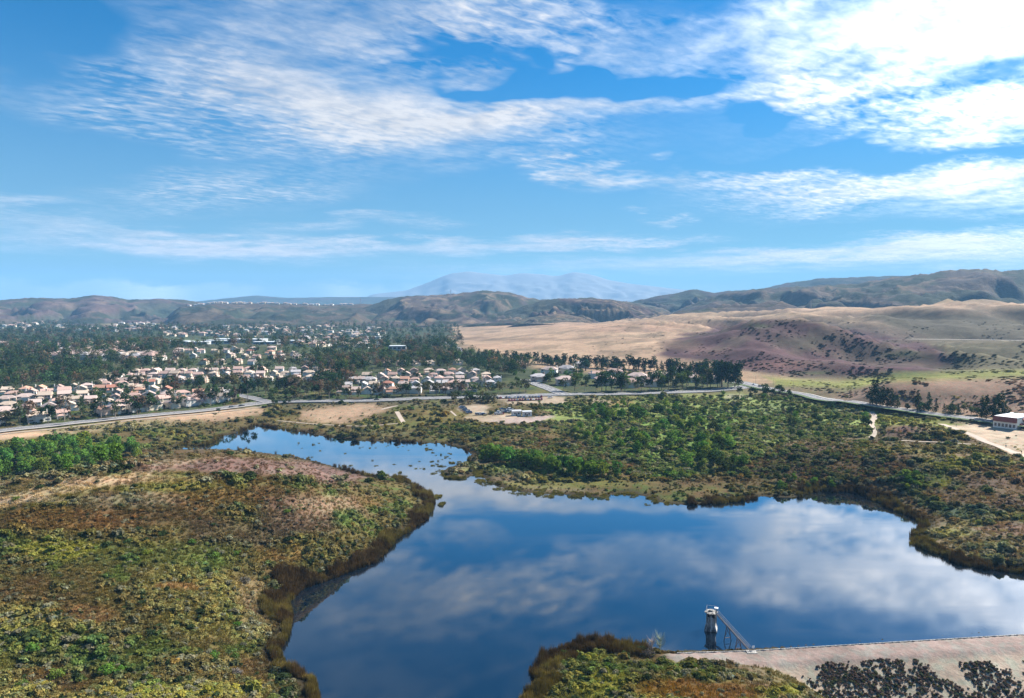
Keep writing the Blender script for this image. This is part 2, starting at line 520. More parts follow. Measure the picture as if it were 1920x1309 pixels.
# tabulated once over a polar net, read back by interpolation
AZ0, AZ1, NA = math.radians(-58), math.radians(58), 860
_rows = []
_l = math.log(100.0)
while _l < math.log(18000.0):
    _rows.append(_l)
    ang = math.atan2(CAM_H, math.exp(_l))
    _l += min(max(3.0 / (F_PX * math.sin(ang) * math.cos(ang)), 0.004), 0.012 if _l < math.log(3200.0) else 0.03)
ROWL = np.array(_rows)
AZS = np.linspace(AZ0, AZ1, NA)
GA, GL = np.meshgrid(AZS, ROWL)
GX, GY = np.sin(GA) * np.exp(GL), np.cos(GA) * np.exp(GL)
GZ, GS = height_raw(GX, GY)

def ground(x, y, tab=None):
    """height of the land at (x, y)"""
    tab = GZ if tab is None else tab
    x = np.asarray(x, dtype=np.float64)
    y = np.asarray(y, dtype=np.float64)
    a = np.arctan2(x, y)
    l = 0.5 * np.log(x * x + y * y)
    i = np.clip((a - AZ0) / (AZ1 - AZ0) * (NA - 1), 0, NA - 1.001)
    j = np.clip(np.interp(l, ROWL, np.arange(len(ROWL))), 0, len(ROWL) - 1.001)
    i0, j0 = i.astype(int), j.astype(int)
    fi, fj = i - i0, j - j0
    return (tab[j0, i0] * (1 - fi) * (1 - fj) + tab[j0, i0 + 1] * fi * (1 - fj) + tab[j0 + 1, i0] * (1 - fi) * fj + tab[j0 + 1, i0 + 1] * fi * fj)

def gz(x, y):
    return float(ground(np.array([x]), np.array([y]))[0])

def land(px, py):
    """the point of the land seen at a pixel: march along the sight line"""
    r = (px - 960.0) / F_PX
    u = (654.5 - py) / F_PX
    d = np.array([r, CP + u * SP, -SP + u * CP])
    t = np.geomspace(100, 6000, 900)
    X, Y, Z = d[0] * t, d[1] * t, CAM_H + d[2] * t
    g = np.maximum(ground(X, Y), -0.05)
    k = np.argmax(Z < g)
    if not (Z < g).any():
        return Vector((X[-1], Y[-1], g[-1]))
    if k > 0:
        f = (Z[k - 1] - g[k - 1]) / max(1e-6, (Z[k - 1] - g[k - 1]) + (g[k] - Z[k]))
        tt = t[k - 1] + f * (t[k] - t[k - 1])
    else:
        tt = t[0]
    x, y = d[0] * tt, d[1] * tt
    return Vector((x, y, gz(x, y)))

# ------------------------------------------------------------------ what grows where: colour of the ground cover
C_OLIVE = (0.105, 0.086, 0.032)
C_GREEN = (0.060, 0.105, 0.022)
C_LUSH = (0.080, 0.170, 0.024)
C_LIME = (0.205, 0.205, 0.035)
C_RUST = (0.165, 0.085, 0.036)
C_BROWN = (0.105, 0.066, 0.034)
C_PURP = (0.165, 0.102, 0.090)
C_DKPURP = (0.085, 0.055, 0.052)
C_TAN = (0.370, 0.255, 0.178)
C_SAND = (0.400, 0.315, 0.245)
C_PALE = (0.330, 0.260, 0.200)
C_GREY = (0.30, 0.25, 0.235)
C_DARKG = (0.030, 0.050, 0.018)
C_REED = (0.075, 0.052, 0.022)
C_MARSH = (0.125, 0.120, 0.035)
ZONES = [  # outline in picture pixels, colour, softness px
    ([(-400, 570), (900, 570), (870, 650), (1390, 690), (1390, 730), (600, 760), (-400, 830)], (0.055, 0.070, 0.035), 14),          # suburb ground under the trees
    ([(830, 575), (2400, 560), (2400, 690), (1700, 690), (1400, 715), (1000, 690), (860, 645)], C_TAN, 8),
    ([(1330, 603), (1480, 596), (1640, 592), (1800, 588), (2400, 590), (2400, 700), (1700, 700), (1400, 705), (1360, 690)], (0.112, 0.084, 0.066), 8),
    ([(1540, 604), (1600, 588), (1720, 583), (1900, 578), (2400, 565), (2400, 612), (1800, 606), (1640, 612)], (0.175, 0.128, 0.094), 5),
    ([(1380, 690), (1440, 700), (1500, 712), (1420, 722), (1370, 712)], (0.30, 0.21, 0.14), 5),                             # dry field
    ([(1660, 640), (2400, 640), (2400, 690), (1700, 695), (1480, 712)], (0.120, 0.105, 0.064), 10),
    ([(1620, 590), (1760, 585), (1930, 600), (2400, 600), (2400, 636), (1760, 636), (1690, 615)], (0.085, 0.072, 0.050), 7),
    ([(1225, 664), (1285, 628), (1370, 604), (1440, 601), (1520, 604), (1620, 622), (1740, 645), (1800, 675), (1740, 696), (1600, 706), (1500, 706), (1400, 692), (1300, 674)], (0.088, 0.048, 0.054), 5),
    ([(1430, 706), (1560, 715), (1690, 700), (1950, 692), (1950, 705), (1640, 730), (1460, 725)], (0.17, 0.175, 0.05), 6),
    ([(1560, 745), (1650, 718), (1800, 712), (2400, 700), (2400, 800), (1900, 790), (1700, 765)], (0.255, 0.168, 0.125), 7),
    ([(-400, 830), (505, 764), (900, 764), (1390, 735), (1920, 812), (2400, 850), (2400, 1110), (1700, 960), (1200, 950), (880, 850), (480, 800), (330, 850), (-400, 960)], C_OLIVE, 5),
    ([(-400, 832), (0, 812), (480, 762), (506, 768), (420, 790), (0, 826), (-400, 850)], C_TAN, 3),                                     # bare verge below the road
    ([(560, 772), (640, 760), (700, 757), (735, 768), (690, 780), (640, 795), (560, 790)], C_TAN, 6),
    ([(925, 746), (1040, 742), (1062, 745), (1050, 757), (960, 757)], C_SAND, 3),
    ([(862, 764), (900, 758), (925, 766), (905, 776), (970, 778), (1000, 782), (960, 792), (880, 790)], C_SAND, 3),                                # gravel lot
    ([(1000, 780), (1090, 778), (1110, 788), (960, 793), (900, 790)], (0.33, 0.26, 0.245), 2),
    ([(1020, 765), (1130, 745), (1400, 738), (1640, 772), (1640, 815), (1480, 830), (1400, 880), (1250, 890), (1080, 850), (1040, 800)], (0.185, 0.225, 0.070), 10),
    ([(960, 815), (1050, 812), (1180, 850), (1220, 880), (1150, 880), (1050, 850)], (0.12, 0.072, 0.045), 9),
    ([(1640, 775), (1800, 795), (1900, 815), (1790, 800), (1650, 810)], (0.19, 0.21, 0.045), 4),
    ([(1390, 880), (1480, 826), (1600, 819), (1800, 836), (2400, 850), (2400, 1080), (1700, 960), (1500, 920)], (0.135, 0.095, 0.058), 6),
    ([(1645, 818), (1700, 797), (1750, 797), (1840, 828), (1760, 830)], (0.13, 0.095, 0.06), 3),
    ([(1775, 797), (1880, 797), (1960, 815), (1960, 858), (1900, 850), (1840, 826)], C_SAND, 2),                                        # dirt lot by the building
    ([(-400, 990), (0, 935), (180, 893), (350, 857), (500, 853), (760, 895), (812, 945), (740, 1020), (560, 1110), (590, 1330), (-400, 1500)], C_OLIVE, 6),
    ([(-100, 962), (0, 936), (120, 908), (250, 882), (340, 864), (420, 856), (420, 863), (340, 876), (250, 897), (120, 926), (0, 957), (-100, 982)], (0.36, 0.275, 0.17), 3),
    ([(330, 872), (420, 858), (520, 860), (640, 880), (700, 896), (620, 905), (500, 890), (380, 885)], (0.20, 0.135, 0.12), 5),
    ([(990, 1330), (1010, 1240), (1150, 1195), (1270, 1228), (1520, 1330), (1400, 1450), (1000, 1450)], (0.105, 0.11, 0.030), 6),
]
PATCHES = [  # px, py, half width, half height, colour, strength
    (430, 872, 190, 16, C_PURP, .9), (620, 895, 90, 22, C_PURP, .7), (200, 900, 240, 9, C_TAN, .7), (30, 938, 120, 9, C_SAND, .6), (330, 866, 60, 8, C_PALE, .5),
    (300, 960, 170, 30, C_BROWN, .75), (120, 975, 150, 28, C_RUST, .7), (420, 930, 150, 22, C_RUST, .55), (560, 960, 120, 40, C_PURP, .6), (240, 935, 110, 18, C_PALE, .4),
    (400, 905, 170, 10, (0.22, 0.17, 0.05), .6), (270, 915, 130, 10, (0.20, 0.19, 0.05), .5), (450, 1000, 110, 30, C_DKPURP, .5), (520, 1040, 90, 18, C_RUST, .55),
    (300, 1040, 220, 28, C_GREEN, .4), (90, 1030, 120, 22, C_LIME, .65), (120, 1030, 60, 14, C_LIME, .6), (165, 1150, 60, 18, (0.26, 0.145, 0.075), .75), (330, 1100, 45, 8, (0.28, 0.15, 0.07), .7), (60, 1110, 110, 40, C_BROWN, .5),
    (260, 1130, 120, 30, C_OLIVE, .5), (420, 1110, 60, 40, (0.2, 0.16, 0.06), .4), (470, 1140, 40, 60, C_TAN, .3), (90, 1230, 130, 40, C_GREEN, .35), (330, 1298, 170, 14, C_LIME, .7), (420, 1300, 80, 12, C_LIME, .6),
    (60, 1296, 60, 14, C_LIME, .45), (200, 1250, 100, 24, C_GREEN, .5), (650, 975, 30, 18, C_GREEN, .6), (600, 950, 60, 20, C_TAN, .4), (700, 940, 40, 12, C_RUST, .4),
    (300, 850, 180, 14, C_BROWN, .4), (100, 840, 200, 22, C_GREEN, .6), (60, 880, 150, 22, C_GREEN, .5), (230, 800, 260, 14, C_GREEN, .45), (420, 800, 130, 16, C_BROWN, .5), (520, 790, 100, 10, (0.2, 0.15, 0.07), .5),
    (820, 780, 90, 16, (0.2, 0.15, 0.06), .5), (760, 795, 60, 12, (0.17, 0.17, 0.05), .5), (880, 810, 130, 14, C_GREEN, .4), (1010, 820, 90, 14, C_BROWN, .6), (700, 812, 160, 8, (0.15, 0.13, 0.06), .6),
    (1180, 850, 100, 20, C_LUSH, .4), (1330, 790, 220, 24, C_LUSH, .45), (1500, 800, 120, 18, (0.16, 0.20, 0.07), .5), (1440, 770, 120, 14, (0.15, 0.19, 0.08), .5), (1280, 830, 100, 26, C_LUSH, .5),
    (1130, 755, 60, 8, (0.24, 0.13, 0.06), .6), (1120, 752, 30, 7, C_GREY, .5), (1380, 745, 30, 6, C_GREY, .5), (1580, 775, 30, 8, (0.4, 0.37, 0.33), .5),
    (1250, 895, 70, 8, C_LUSH, .5), (1330, 905, 120, 14, C_BROWN, .6), (1060, 905, 150, 14, C_MARSH, .8), (1000, 880, 130, 16, C_GREEN, .6),
    (1560, 850, 90, 16, C_DKPURP, .5), (1640, 845, 100, 12, (0.15, 0.13, 0.03), .55), (1690, 870, 90, 18, C_DKPURP, .55), (1810, 870, 90, 14, C_LIME, .55), (1760, 905, 40, 12, C_LIME, .7), (1850, 900, 70, 14, C_DKPURP, .5),
    (1700, 900, 60, 14, C_GREEN, .6), (1810, 960, 70, 16, (0.06, 0.10, 0.06), .7), (1880, 990, 60, 14, C_PURP, .6), (1780, 1000, 40, 10, C_LIME, .5), (1850, 1020, 80, 10, C_OLIVE, .5), (1900, 945, 50, 20, C_DKPURP, .5), (1470, 880, 70, 14, C_DKPURP, .5),
    (1690, 805, 50, 9, (0.20, 0.11, 0.10), .8), (1790, 812, 40, 9, C_OLIVE, .5), (1700, 790, 60, 6, C_LIME, .5),
    (1150, 1270, 50, 16, C_LIME, .85), (1130, 1290, 50, 14, C_LIME, .7), (1120, 1232, 40, 8, C_LIME, .8), (1340, 1290, 110, 26, C_RUST, .9), (1260, 1300, 90, 20, (0.16, 0.085, 0.02), .8), (1450, 1288, 50, 10, C_LIME, .8), (1180, 1250, 90, 16, C_GREEN, .5), (1420, 1280, 30, 9, C_BROWN, .5),
    (1120, 610, 300, 6, (0.35, 0.22, 0.15), .6), (1000, 636, 260, 4, (0.16, 0.11, 0.08), .55), (1170, 618, 130, 6, (0.26, 0.16, 0.12), .6), (1270, 648, 36, 12, (0.14, 0.09, 0.07), .8), (940, 650, 120, 5, (0.34, 0.22, 0.16), .5),
    (1430, 625, 80, 12, C_DKPURP, .55), (1500, 640, 60, 14, (0.09, 0.08, 0.055), .6), (1330, 660, 60, 10, (0.24, 0.14, 0.12), .5), (1700, 665, 60, 9, C_GREEN, .5), (1600, 660, 90, 12, (0.15, 0.095, 0.085), .6), (1480, 685, 130, 9, (0.2, 0.10, 0.09), .6),
    (1420, 612, 40, 5, C_GREEN, .5), (1350, 590, 200, 5, (0.36, 0.26, 0.16), .5), (1560, 600, 60, 7, (0.3, 0.22, 0.14), .6),
    (1740, 745, 120, 10, (0.15, 0.11, 0.085), .6), (1840, 735, 120, 9, (0.25, 0.16, 0.12), .5), (1690, 700, 80, 5, (0.11, 0.15, 0.05), .6), (1540, 700, 60, 6, C_GREEN, .5), (1620, 752, 50, 8, (0.10, 0.075, 0.065), .6),
    (70, 700, 60, 14, C_GREEN, .5), (240, 606, 70, 8, (0.26, 0.2, 0.11), .8), (350, 640, 60, 4, (0.2, 0.24, 0.16), .5), (160, 688, 40, 5, (0.12, 0.25, 0.14), .7),
]

def in_zone(px, py, poly, soft):
    p = np.array(poly, dtype=float)
    s = sdf_poly(px, py, p)
    return sstep(soft, -soft, s)

def land_color(x, y, z, s=None):
    px, py = proj(x, y, z)
    l = np.sqrt(x * x + y * y)
    fr = sstep(650, 1000, l)
    px = px + ((fbm(x / 18, y / 18, 4, 21) - 0.5) * (1 - fr) + (fbm(x / 90, y / 90, 3, 21) - 0.5) * fr) * 42
    py = py + ((fbm(x / 18 + 40, y / 18, 4, 22) - 0.5) * (1 - fr) + (fbm(x / 90 + 40, y / 90, 3, 22) - 0.5) * fr) * np.clip(4200.0 / l, 5, 26) * 1.2
    c = np.empty((len(x), 3))
    c[:] = (0.16, 0.125, 0.08)
    for poly, col, soft in ZONES:
        w = in_zone(px, py, poly, soft)[:, None]
        c = c * (1 - w) + np.array(col) * w
    # broken mosaic of shrubs, dry and green herbs at several sizes
    near = (sstep(900, 700, l))[:, None]
    n1 = (fbm(x / 14, y / 14, 4, 31) * (1 - fr) + fbm(x / 80, y / 80, 3, 31) * fr)[:, None]
    n2 = fbm(x / 9 + 7, y / 9, 4, 33)[:, None]
    n3 = fbm(x / 25, y / 25, 3, 35)[:, None]
    dry = sstep(0.10, 0.24, c[:, :1]) 
    veg = near * (1 - dry)
    c = c * (1 - veg * 0.75 * sstep(.55, .66, n1)) + np.array(C_BROWN) * veg * 0.75 * sstep(.55, .66, n1)
    c = c * (1 - veg * 0.65 * sstep(.56, .68, n2)) + np.array(C_GREEN) * veg * 0.65 * sstep(.56, .68, n2)
    c = c * (1 - veg * 0.5 * sstep(.58, .70, n3)) + np.array((0.17, 0.155, 0.045)) * veg * 0.5 * sstep(.58, .70, n3)
    for (cx, cy, rx, ry, col, st) in PATCHES:
        r = np.sqrt(((px - cx) / rx) ** 2 + ((py - cy) / ry) ** 2)
        if (r < 1.5).any():
            r = r + (n1[:, 0] - 0.5) * 0.9
            w = (sstep(1.15, 0.45, r) * st)[:, None]
            c = c * (1 - w) + np.array(col) * w
    # shrub specks on the far slopes
    fs = sstep(900, 1100, l)
    sp = fbm(x / 60, y / 60, 4, 41)
    w = (fs * sstep(.54, .66, sp) * 0.45)[:, None]
    c = c * (1 - w) + np.array((0.10, 0.085, 0.055)) * w
    g = fbm(x / 90, y / 90, 4, 43)[:, None]
    c = c * (0.72 + 0.56 * g)
    # the dam: pale decomposed granite, greyer along its crest road
    dh = dam_height(x, y)
    on = sstep(-1.2, 0.3, dh - z) * sstep(420, 380, l) * (1.0 if s is None else sstep(-2, 0, s)) * sstep(1225, 1255, px)
    n4 = fbm(x / 14, y / 14, 2, 51)
    crest = sstep(2.0, 3.4, z)
    dc = np.array((0.37, 0.315, 0.265)) * (1 - crest[:, None]) + np.array((0.30, 0.245, 0.235)) * crest[:, None]
    dc = dc * (0.8 + 0.4 * n4[:, None])
    c = c * (1 - on[:, None]) + dc * on[:, None]
    if s is not None:
        e = (sstep(7, 1.5, s) * (1 - on) * sstep(1000, 700, l))[:, None]
        c = c * (1 - e) + np.array((0.045, 0.035, 0.018)) * e
    return c

_nr = len(ROWL)
gcol = land_color(GX.ravel(), GY.ravel(), GZ.ravel(), GS.ravel())
gv = np.stack([GX.ravel(), GY.ravel(), GZ.ravel()], 1)
ii, jj = np.meshgrid(np.arange(NA - 1), np.arange(_nr - 1))
k0 = (jj * NA + ii).ravel()
gf = np.stack([k0, k0 + 1, k0 + NA + 1, k0 + NA], 1)

m_ground, n, b = material('ground_cover')
at = n.new('ShaderNodeAttribute', attribute_name='cover')
geo = n.new('ShaderNodeNewGeometry')
pos = geo.outputs['Position']
f1 = n.noise(pos, 0.9, 5.0, 0.65)
f2 = n.noise(pos, 0.16, 4.0, 0.6)
f3 = n.noise(pos, 4.0, 3.0, 0.6)
k = n.math('ADD', n.math('MULTIPLY_ADD', f1, 0.5, 0.38), n.math('MULTIPLY_ADD', f2, 0.5, -0.22))
f4 = n.noise(pos, 0.045, 5.0, 0.7)
k = n.math('ADD', k, n.math('MULTIPLY_ADD', f3, 0.3, -0.13))
k = n.math('MULTIPLY', k, n.math('MULTIPLY_ADD', f4, 1.5, 0.28))
c = n.vmath('SCALE', at.outputs['Color'], None, n.math('MULTIPLY', k, 1.15))
hue = n.mixc(n.mapr(n.noise(pos, 0.35, 3.0), 0.4, 0.65), (1.08, 0.98, 0.9), (0.92, 1.03, 0.95))
c = n.vmath('MULTIPLY', c, hue)
n.l.new(c, b.inputs['Base Color'])
b.inputs['Roughness'].default_value = 0.95
b.inputs['Specular IOR Level'].default_value = 0.08
bump = n.new('ShaderNodeBump')
bump.inputs['Strength'].default_value = 0.4
bump.inputs['Distance'].default_value = 0.5
n.l.new(n.math('ADD', f1, n.math('MULTIPLY', f2, 2.0)), bump.inputs['Height'])
n.l.new(bump.outputs[0], b.inputs['Normal'])
me = mesh_np('ground', gv, gf, True)
set_color(me, 'cover', gcol)
struct('ground', me, m_ground)

# ------------------------------------------------------------------ the water
m_water, n, b = material('lake_water')
geo = n.new('ShaderNodeNewGeometry')
pos = geo.outputs['Position']
m_water.node_tree.nodes.remove(b)
w1 = n.noise(n.mapping(pos, scale=(1.0, 0.6, 1.0), kind='POINT'), 1.3, 3.0, 0.6)
w2 = n.noise(n.mapping(pos, rot=(0, 0, 0.35), scale=(0.5, 2.2, 1.0), kind='POINT'), 0.02, 4.0, 0.6)
ruffle = n.mapr(w2, 0.50, 0.66)                              # patches ruffled by the wind
bump = n.new('ShaderNodeBump')
bump.inputs['Strength'].default_value = 0.10
bump.inputs['Distance'].default_value = 0.05
n.l.new(n.math('MULTIPLY', w1, n.math('MULTIPLY_ADD', ruffle, 0.9, 0.5)), bump.inputs['Height'])
deep = n.new('ShaderNodeBsdfDiffuse')
deep.inputs['Color'].default_value = (0.003, 0.008, 0.016, 1)
gl = n.new('ShaderNodeBsdfGlossy')
gl.inputs['Color'].default_value = (0.96, 0.98, 1.0, 1)
n.l.new(n.math('MULTIPLY_ADD', ruffle, 0.06, 0.025), gl.inputs['Roughness'])
n.l.new(bump.outputs[0], gl.inputs['Normal'])
fr = n.new('ShaderNodeFresnel')
fr.inputs['IOR'].default_value = 1.9
fac = n.math('MULTIPLY', n.math('SUBTRACT', fr.outputs[0], 0.07), 2.4, clamp=True)
mx = n.new('ShaderNodeMixShader')
n.l.new(fac, mx.inputs[0])
n.l.new(deep.outputs[0], mx.inputs[1])
n.l.new(gl.outputs[0], mx.inputs[2])
n.l.new(mx.outputs[0], [q for q in n.n if q.type == 'OUTPUT_MATERIAL'][0].inputs['Surface'])
fs = GS.ravel()[gf].min(1)
fd = np.exp(GL.ravel()[gf]).max(1)
wf = gf[(fs < 5.0) & (fd < 900)]
used, inv = np.unique(wf.ravel(), return_inverse=True)
wv = gv[used].copy()
wv[:, 2] = 0.0
struct('lake', mesh_np('lake', wv, inv.reshape(-1, 4), True), m_water)

# ------------------------------------------------------------------ hills and mountains behind
m_hill, n, b = material('hillside')
at = n.new('ShaderNodeAttribute', attribute_name='cover')
geo = n.new('ShaderNodeNewGeometry')
pos = geo.outputs['Position']
f1 = n.noise(pos, 0.035, 5.0, 0.68)
f2 = n.noise(pos, 0.006, 4.0, 0.6)
c = n.vmath('SCALE', at.outputs['Color'], None, n.math('ADD', n.math('MULTIPLY_ADD', f1, 1.2, 0.1), n.math('MULTIPLY_ADD', f2, 0.6, -0.0)))
n.l.new(c, b.inputs['Base Color'])
b.inputs['Roughness'].default_value = 0.95
b.inputs['Specular IOR Level'].default_value = 0.05
bump = n.new('ShaderNodeBump')
bump.inputs['Strength'].default_value = 0.7
bump.inputs['Distance'].default_value = 9.0
n.l.new(f1, bump.inputs['Height'])
n.l.new(bump.outputs[0], b.inputs['Normal'])

HILLS = []
def ridge(name, sky_px, dist, front, back, base_z, gul, seed, colA, colB, colC, step_px=3.0, rows=60, gullies=None, mat=None):
    """a range of hills whose crest is seen along sky_px; front / back are its depth in metres"""
    xs = np.array([q[0] for q in sky_px], dtype=float)
    ys = np.array([q[1] for q in sky_px], dtype=float)
    cols = np.arange(xs[0], xs[-1] + step_px, step_px)
    cy = np.interp(cols, xs, ys)
    ks = np.array([.25, .5, .25])
    cy = np.convolve(np.pad(cy, 1, mode='edge'), ks, mode='valid')
    el_ = np.array([azel(a, b_)[1] for a, b_ in zip(cols, cy)])
    az_ = np.array([azel(a, b_)[0] for a, b_ in zip(cols, cy)])
    zc = CAM_H + np.tan(el_) * dist
    zn = (fbm(cols / 11.0, cols * 0 + seed, 4, seed, 0.6) - 0.5) * gul * 0.13
    ends = sstep(0, 60, cols - cols[0]) * sstep(0, 60, cols[-1] - cols)
    T = np.concatenate([np.linspace(-1, 0, rows), np.linspace(0, 1, rows // 3)[1:]])
    A, TT = np.meshgrid(az_, T)
    D = dist + np.where(TT < 0, TT * front, TT * back)
    X, Y = np.sin(A) * D, np.cos(A) * D
    wob = (fbm(X / (front * .35), Y / (front * .35), 3, seed + 3) - 0.5)
    Ci = np.clip(np.interp(A + wob * 0.035 * np.abs(TT), az_, np.arange(len(az_))), 0, len(az_) - 1)
    ZC = np.interp(Ci, np.arange(len(az_)), zc)
    prof = np.where(TT < 0, 1 - np.abs(TT) ** 1.15, 1 - TT ** 1.4)
    L = (gullies or front * 0.24) * 1.8
    wob2 = (fbm(X / (front * .22) + 5, Y / (front * .22), 3, seed + 4) - 0.5)
    g = ridged(X / L + wob * 3.0 + Y / (L * 2.6), Y / (L * 1.5) + wob2 * 2.5, 4, seed + 7, 0.38)
    amp = np.clip(np.abs(TT) * 2.6, 0, 1) * np.clip((1 - np.abs(TT)) * 3.0, 0, 1)
    Z = base_z + (ZC - base_z) * prof + (g - 0.85) * gul * 1.5 * amp
    low = fbm(X / (front * .6), Y / (front * .6), 3, seed + 9) - 0.6
    Z = Z + low * gul * 0.9 * np.clip(np.abs(TT) * 2.0, 0, 1) * np.clip((1 - np.abs(TT)) * 3.0, 0, 1)
    Z = Z + np.interp(A, az_, zn) * np.clip(1 - np.abs(TT) * 9, 0, 1)
    E = np.interp(A, az_, ends)
    Z = base_z - 25 + (Z - base_z + 25) * E
    Z = np.where(np.abs(TT) > 0.999, np.minimum(Z, base_z - 40), Z)
    x, y, z = X.ravel(), Y.ravel(), Z.ravel()
    t1 = fbm(x / (front * .12), y / (front * .12), 5, seed + 13, 0.6)
    t2 = fbm(x / (front * .05), y / (front * .05), 4, seed + 17, 0.6)
    c_ = np.array(colA) * np.ones((len(x), 1))
    w = sstep(.46, .60, t1)[:, None]
    c_ = c_ * (1 - w) + np.array(colB) * w
    w = (sstep(.56, .66, t2) * 0.8)[:, None]
    c_ = c_ * (1 - w) + np.array(colC) * w
    c_ = c_ * 0.62
    gw = (sstep(0.66, 0.45, g.ravel()) * 0.7)[:, None]              # brush grows in the gullies
    c_ = c_ * (1 - gw) + np.array((0.045, 0.055, 0.032)) * gw
    nc, nr = len(cols), len(T)
    i_, j_ = np.meshgrid(np.arange(nc - 1), np.arange(nr - 1))
    q0 = (j_ * nc + i_).ravel()
    me_ = mesh_np(name, np.stack([x, y, z], 1), np.stack([q0, q0 + 1, q0 + nc + 1, q0 + nc], 1), True)
    set_color(me_, 'cover', c_)
    o = struct(name, me_, mat or m_hill)
    HILLS.append((A, D, Z, az_, T))
    return o

BR, GRN, DRY = (0.120, 0.088, 0.072), (0.055, 0.062, 0.035), (0.25, 0.18, 0.12)
ridge('hills', [(-420, 575), (-200, 566), (0, 563), (60, 558), (130, 560), (175, 553), (210, 556), (240, 562), (300, 560), (350, 563), (375, 567), (430, 577), (520, 590)],
      5200, 1500, 900, 25, 75, 3, (0.14, 0.095, 0.085), GRN, (0.21, 0.15, 0.115))
ridge('hills', [(300, 570), (360, 566), (420, 560), (480, 554), (540, 559), (620, 557), (740, 557), (850, 562)], 10500, 1500, 1500, 40, 60, 5, (0.09, 0.08, 0.07), GRN, BR, 6.0, 24)
ridge('hills', [(280, 590), (340, 575), (400, 568), (500, 569), (600, 571), (700, 570), (780, 578), (850, 590)], 4500, 1500, 1200, 28, 70, 8, (0.11, 0.085, 0.06), GRN, (0.16, 0.12, 0.08))
ridge('hills', [(560, 610), (640, 590), (690, 575), (720, 562), (760, 555), (830, 553), (880, 548), (910, 545), (950, 548), (980, 555), (1010, 562), (1060, 560), (1110, 558), (1190, 568), (1300, 585)],
      4100, 1250, 1000, 30, 105, 12, BR, GRN, (0.26, 0.19, 0.13), gullies=270)
ridge('hills', [(840, 610), (900, 597), (960, 580), (1010, 566), (1050, 559), (1090, 561), (1150, 562), (1200, 572), (1270, 590), (1330, 600)], 3450, 650, 700, 45, 80, 17, (0.105, 0.07, 0.06), (0.07, 0.06, 0.042), DRY, gullies=190)
ridge('hills', [(920, 612), (960, 602), (1010, 592), (1050, 588), (1090, 594), (1130, 606), (1180, 612)], 2950, 330, 350, 44, 26, 19, (0.17, 0.125, 0.085), (0.09, 0.075, 0.05), DRY, gullies=120)
ridge('hills', [(1120, 580), (1180, 566), (1230, 556), (1270, 549), (1300, 542), (1340, 549), (1370, 545), (1420, 543), (1480, 545), (1600, 560), (1700, 575)], 4700, 1100, 900, 70, 90, 23, (0.09, 0.075, 0.062), GRN, BR, gullies=260)
ridge('hills', [(1360, 560), (1430, 541), (1480, 530), (1540, 522), (1600, 520), (1650, 518), (1690, 517), (1740, 519), (1850, 530), (2000, 540)], 6300, 1300, 1200, 90, 90, 29, (0.085, 0.08, 0.065), GRN, BR, 4.0, 40)
ridge('hills', [(1230, 590), (1300, 570), (1360, 549), (1440, 541), (1520, 536), (1600, 532), (1680, 520), (1760, 510), (1820, 505), (1850, 503), (1880, 508), (1920, 507), (2000, 500), (2150, 497), (2300, 505), (2500, 520), (2650, 545)],
      3900, 1450, 1200, 85, 130, 31, (0.105, 0.082, 0.068), GRN, (0.20, 0.145, 0.10), gullies=300)
ridge('mountains', [(640, 560), (700, 552), (760, 545), (800, 531), (830, 518), (850, 512), (880, 509), (910, 513), (945, 517), (980, 512), (1020, 515), (1045, 518), (1075, 510), (1110, 515), (1140, 525), (1180, 532),
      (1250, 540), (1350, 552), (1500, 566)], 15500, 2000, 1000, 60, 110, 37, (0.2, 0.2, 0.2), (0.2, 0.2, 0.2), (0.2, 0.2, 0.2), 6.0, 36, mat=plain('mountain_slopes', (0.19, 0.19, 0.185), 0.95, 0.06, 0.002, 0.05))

# ------------------------------------------------------------------ foliage: prototypes and scattering
rng = np.random.default_rng(7)
rnd = random.Random(11)

def leaf_material(name, transl=0.25, rough=0.7):
    m = bpy.data.materials.new(name)
    m.use_nodes = True
    nt = m.node_tree
    nt.nodes.clear()
    n = NT(nt)
    tint = n.new('ShaderNodeAttribute', attribute_name='tint', attribute_type='INSTANCER')
    lv = n.new('ShaderNodeAttribute', attribute_name='leafvar')
    c = n.vmath('MULTIPLY', tint.outputs['Color'], lv.outputs['Color'])
    d = n.new('ShaderNodeBsdfDiffuse')
    t = n.new('ShaderNodeBsdfTranslucent')
    n.l.new(c, d.inputs['Color'])
    n.l.new(n.vmath('MULTIPLY', c, (1.25, 1.25, 0.7)), t.inputs['Color'])
    mx = n.new('ShaderNodeMixShader')
    mx.inputs[0].default_value = transl
    n.l.new(d.outputs[0], mx.inputs[1])
    n.l.new(t.outputs[0], mx.inputs[2])
    o = n.new('ShaderNodeOutputMaterial')
    n.l.new(mx.outputs[0], o.inputs['Surface'])
    return m

M_LEAF = leaf_material('foliage', 0.28)
M_REED = leaf_material('reed_blades', 0.15)
M_BARK = plain('bark', (0.16, 0.115, 0.085), 0.95, 0.35, 1.5, 0.1)
M_BARKG = plain('pale_bark', (0.33, 0.27, 0.23), 0.95, 0.3, 1.5, 0.1)

def quads(cent, nrm, size, rg, aspect=0.7):
    """small leaf faces at cent, facing nrm"""
    k = len(cent)
    up = rg.normal(size=(k, 3))
    u = np.cross(nrm, up)
    u /= np.linalg.norm(u, axis=1)[:, None] + 1e-9
    v = np.cross(nrm, u)
    v /= np.linalg.norm(v, axis=1)[:, None] + 1e-9
    s = np.asarray(size)[:, None]
    a, b_ = u * s, v * s * aspect
    vv = np.stack([cent - a, cent + b_, cent + a, cent - b_], 1).reshape(-1, 3)
    ff = np.arange(k * 4).reshape(-1, 4)
    return vv, ff

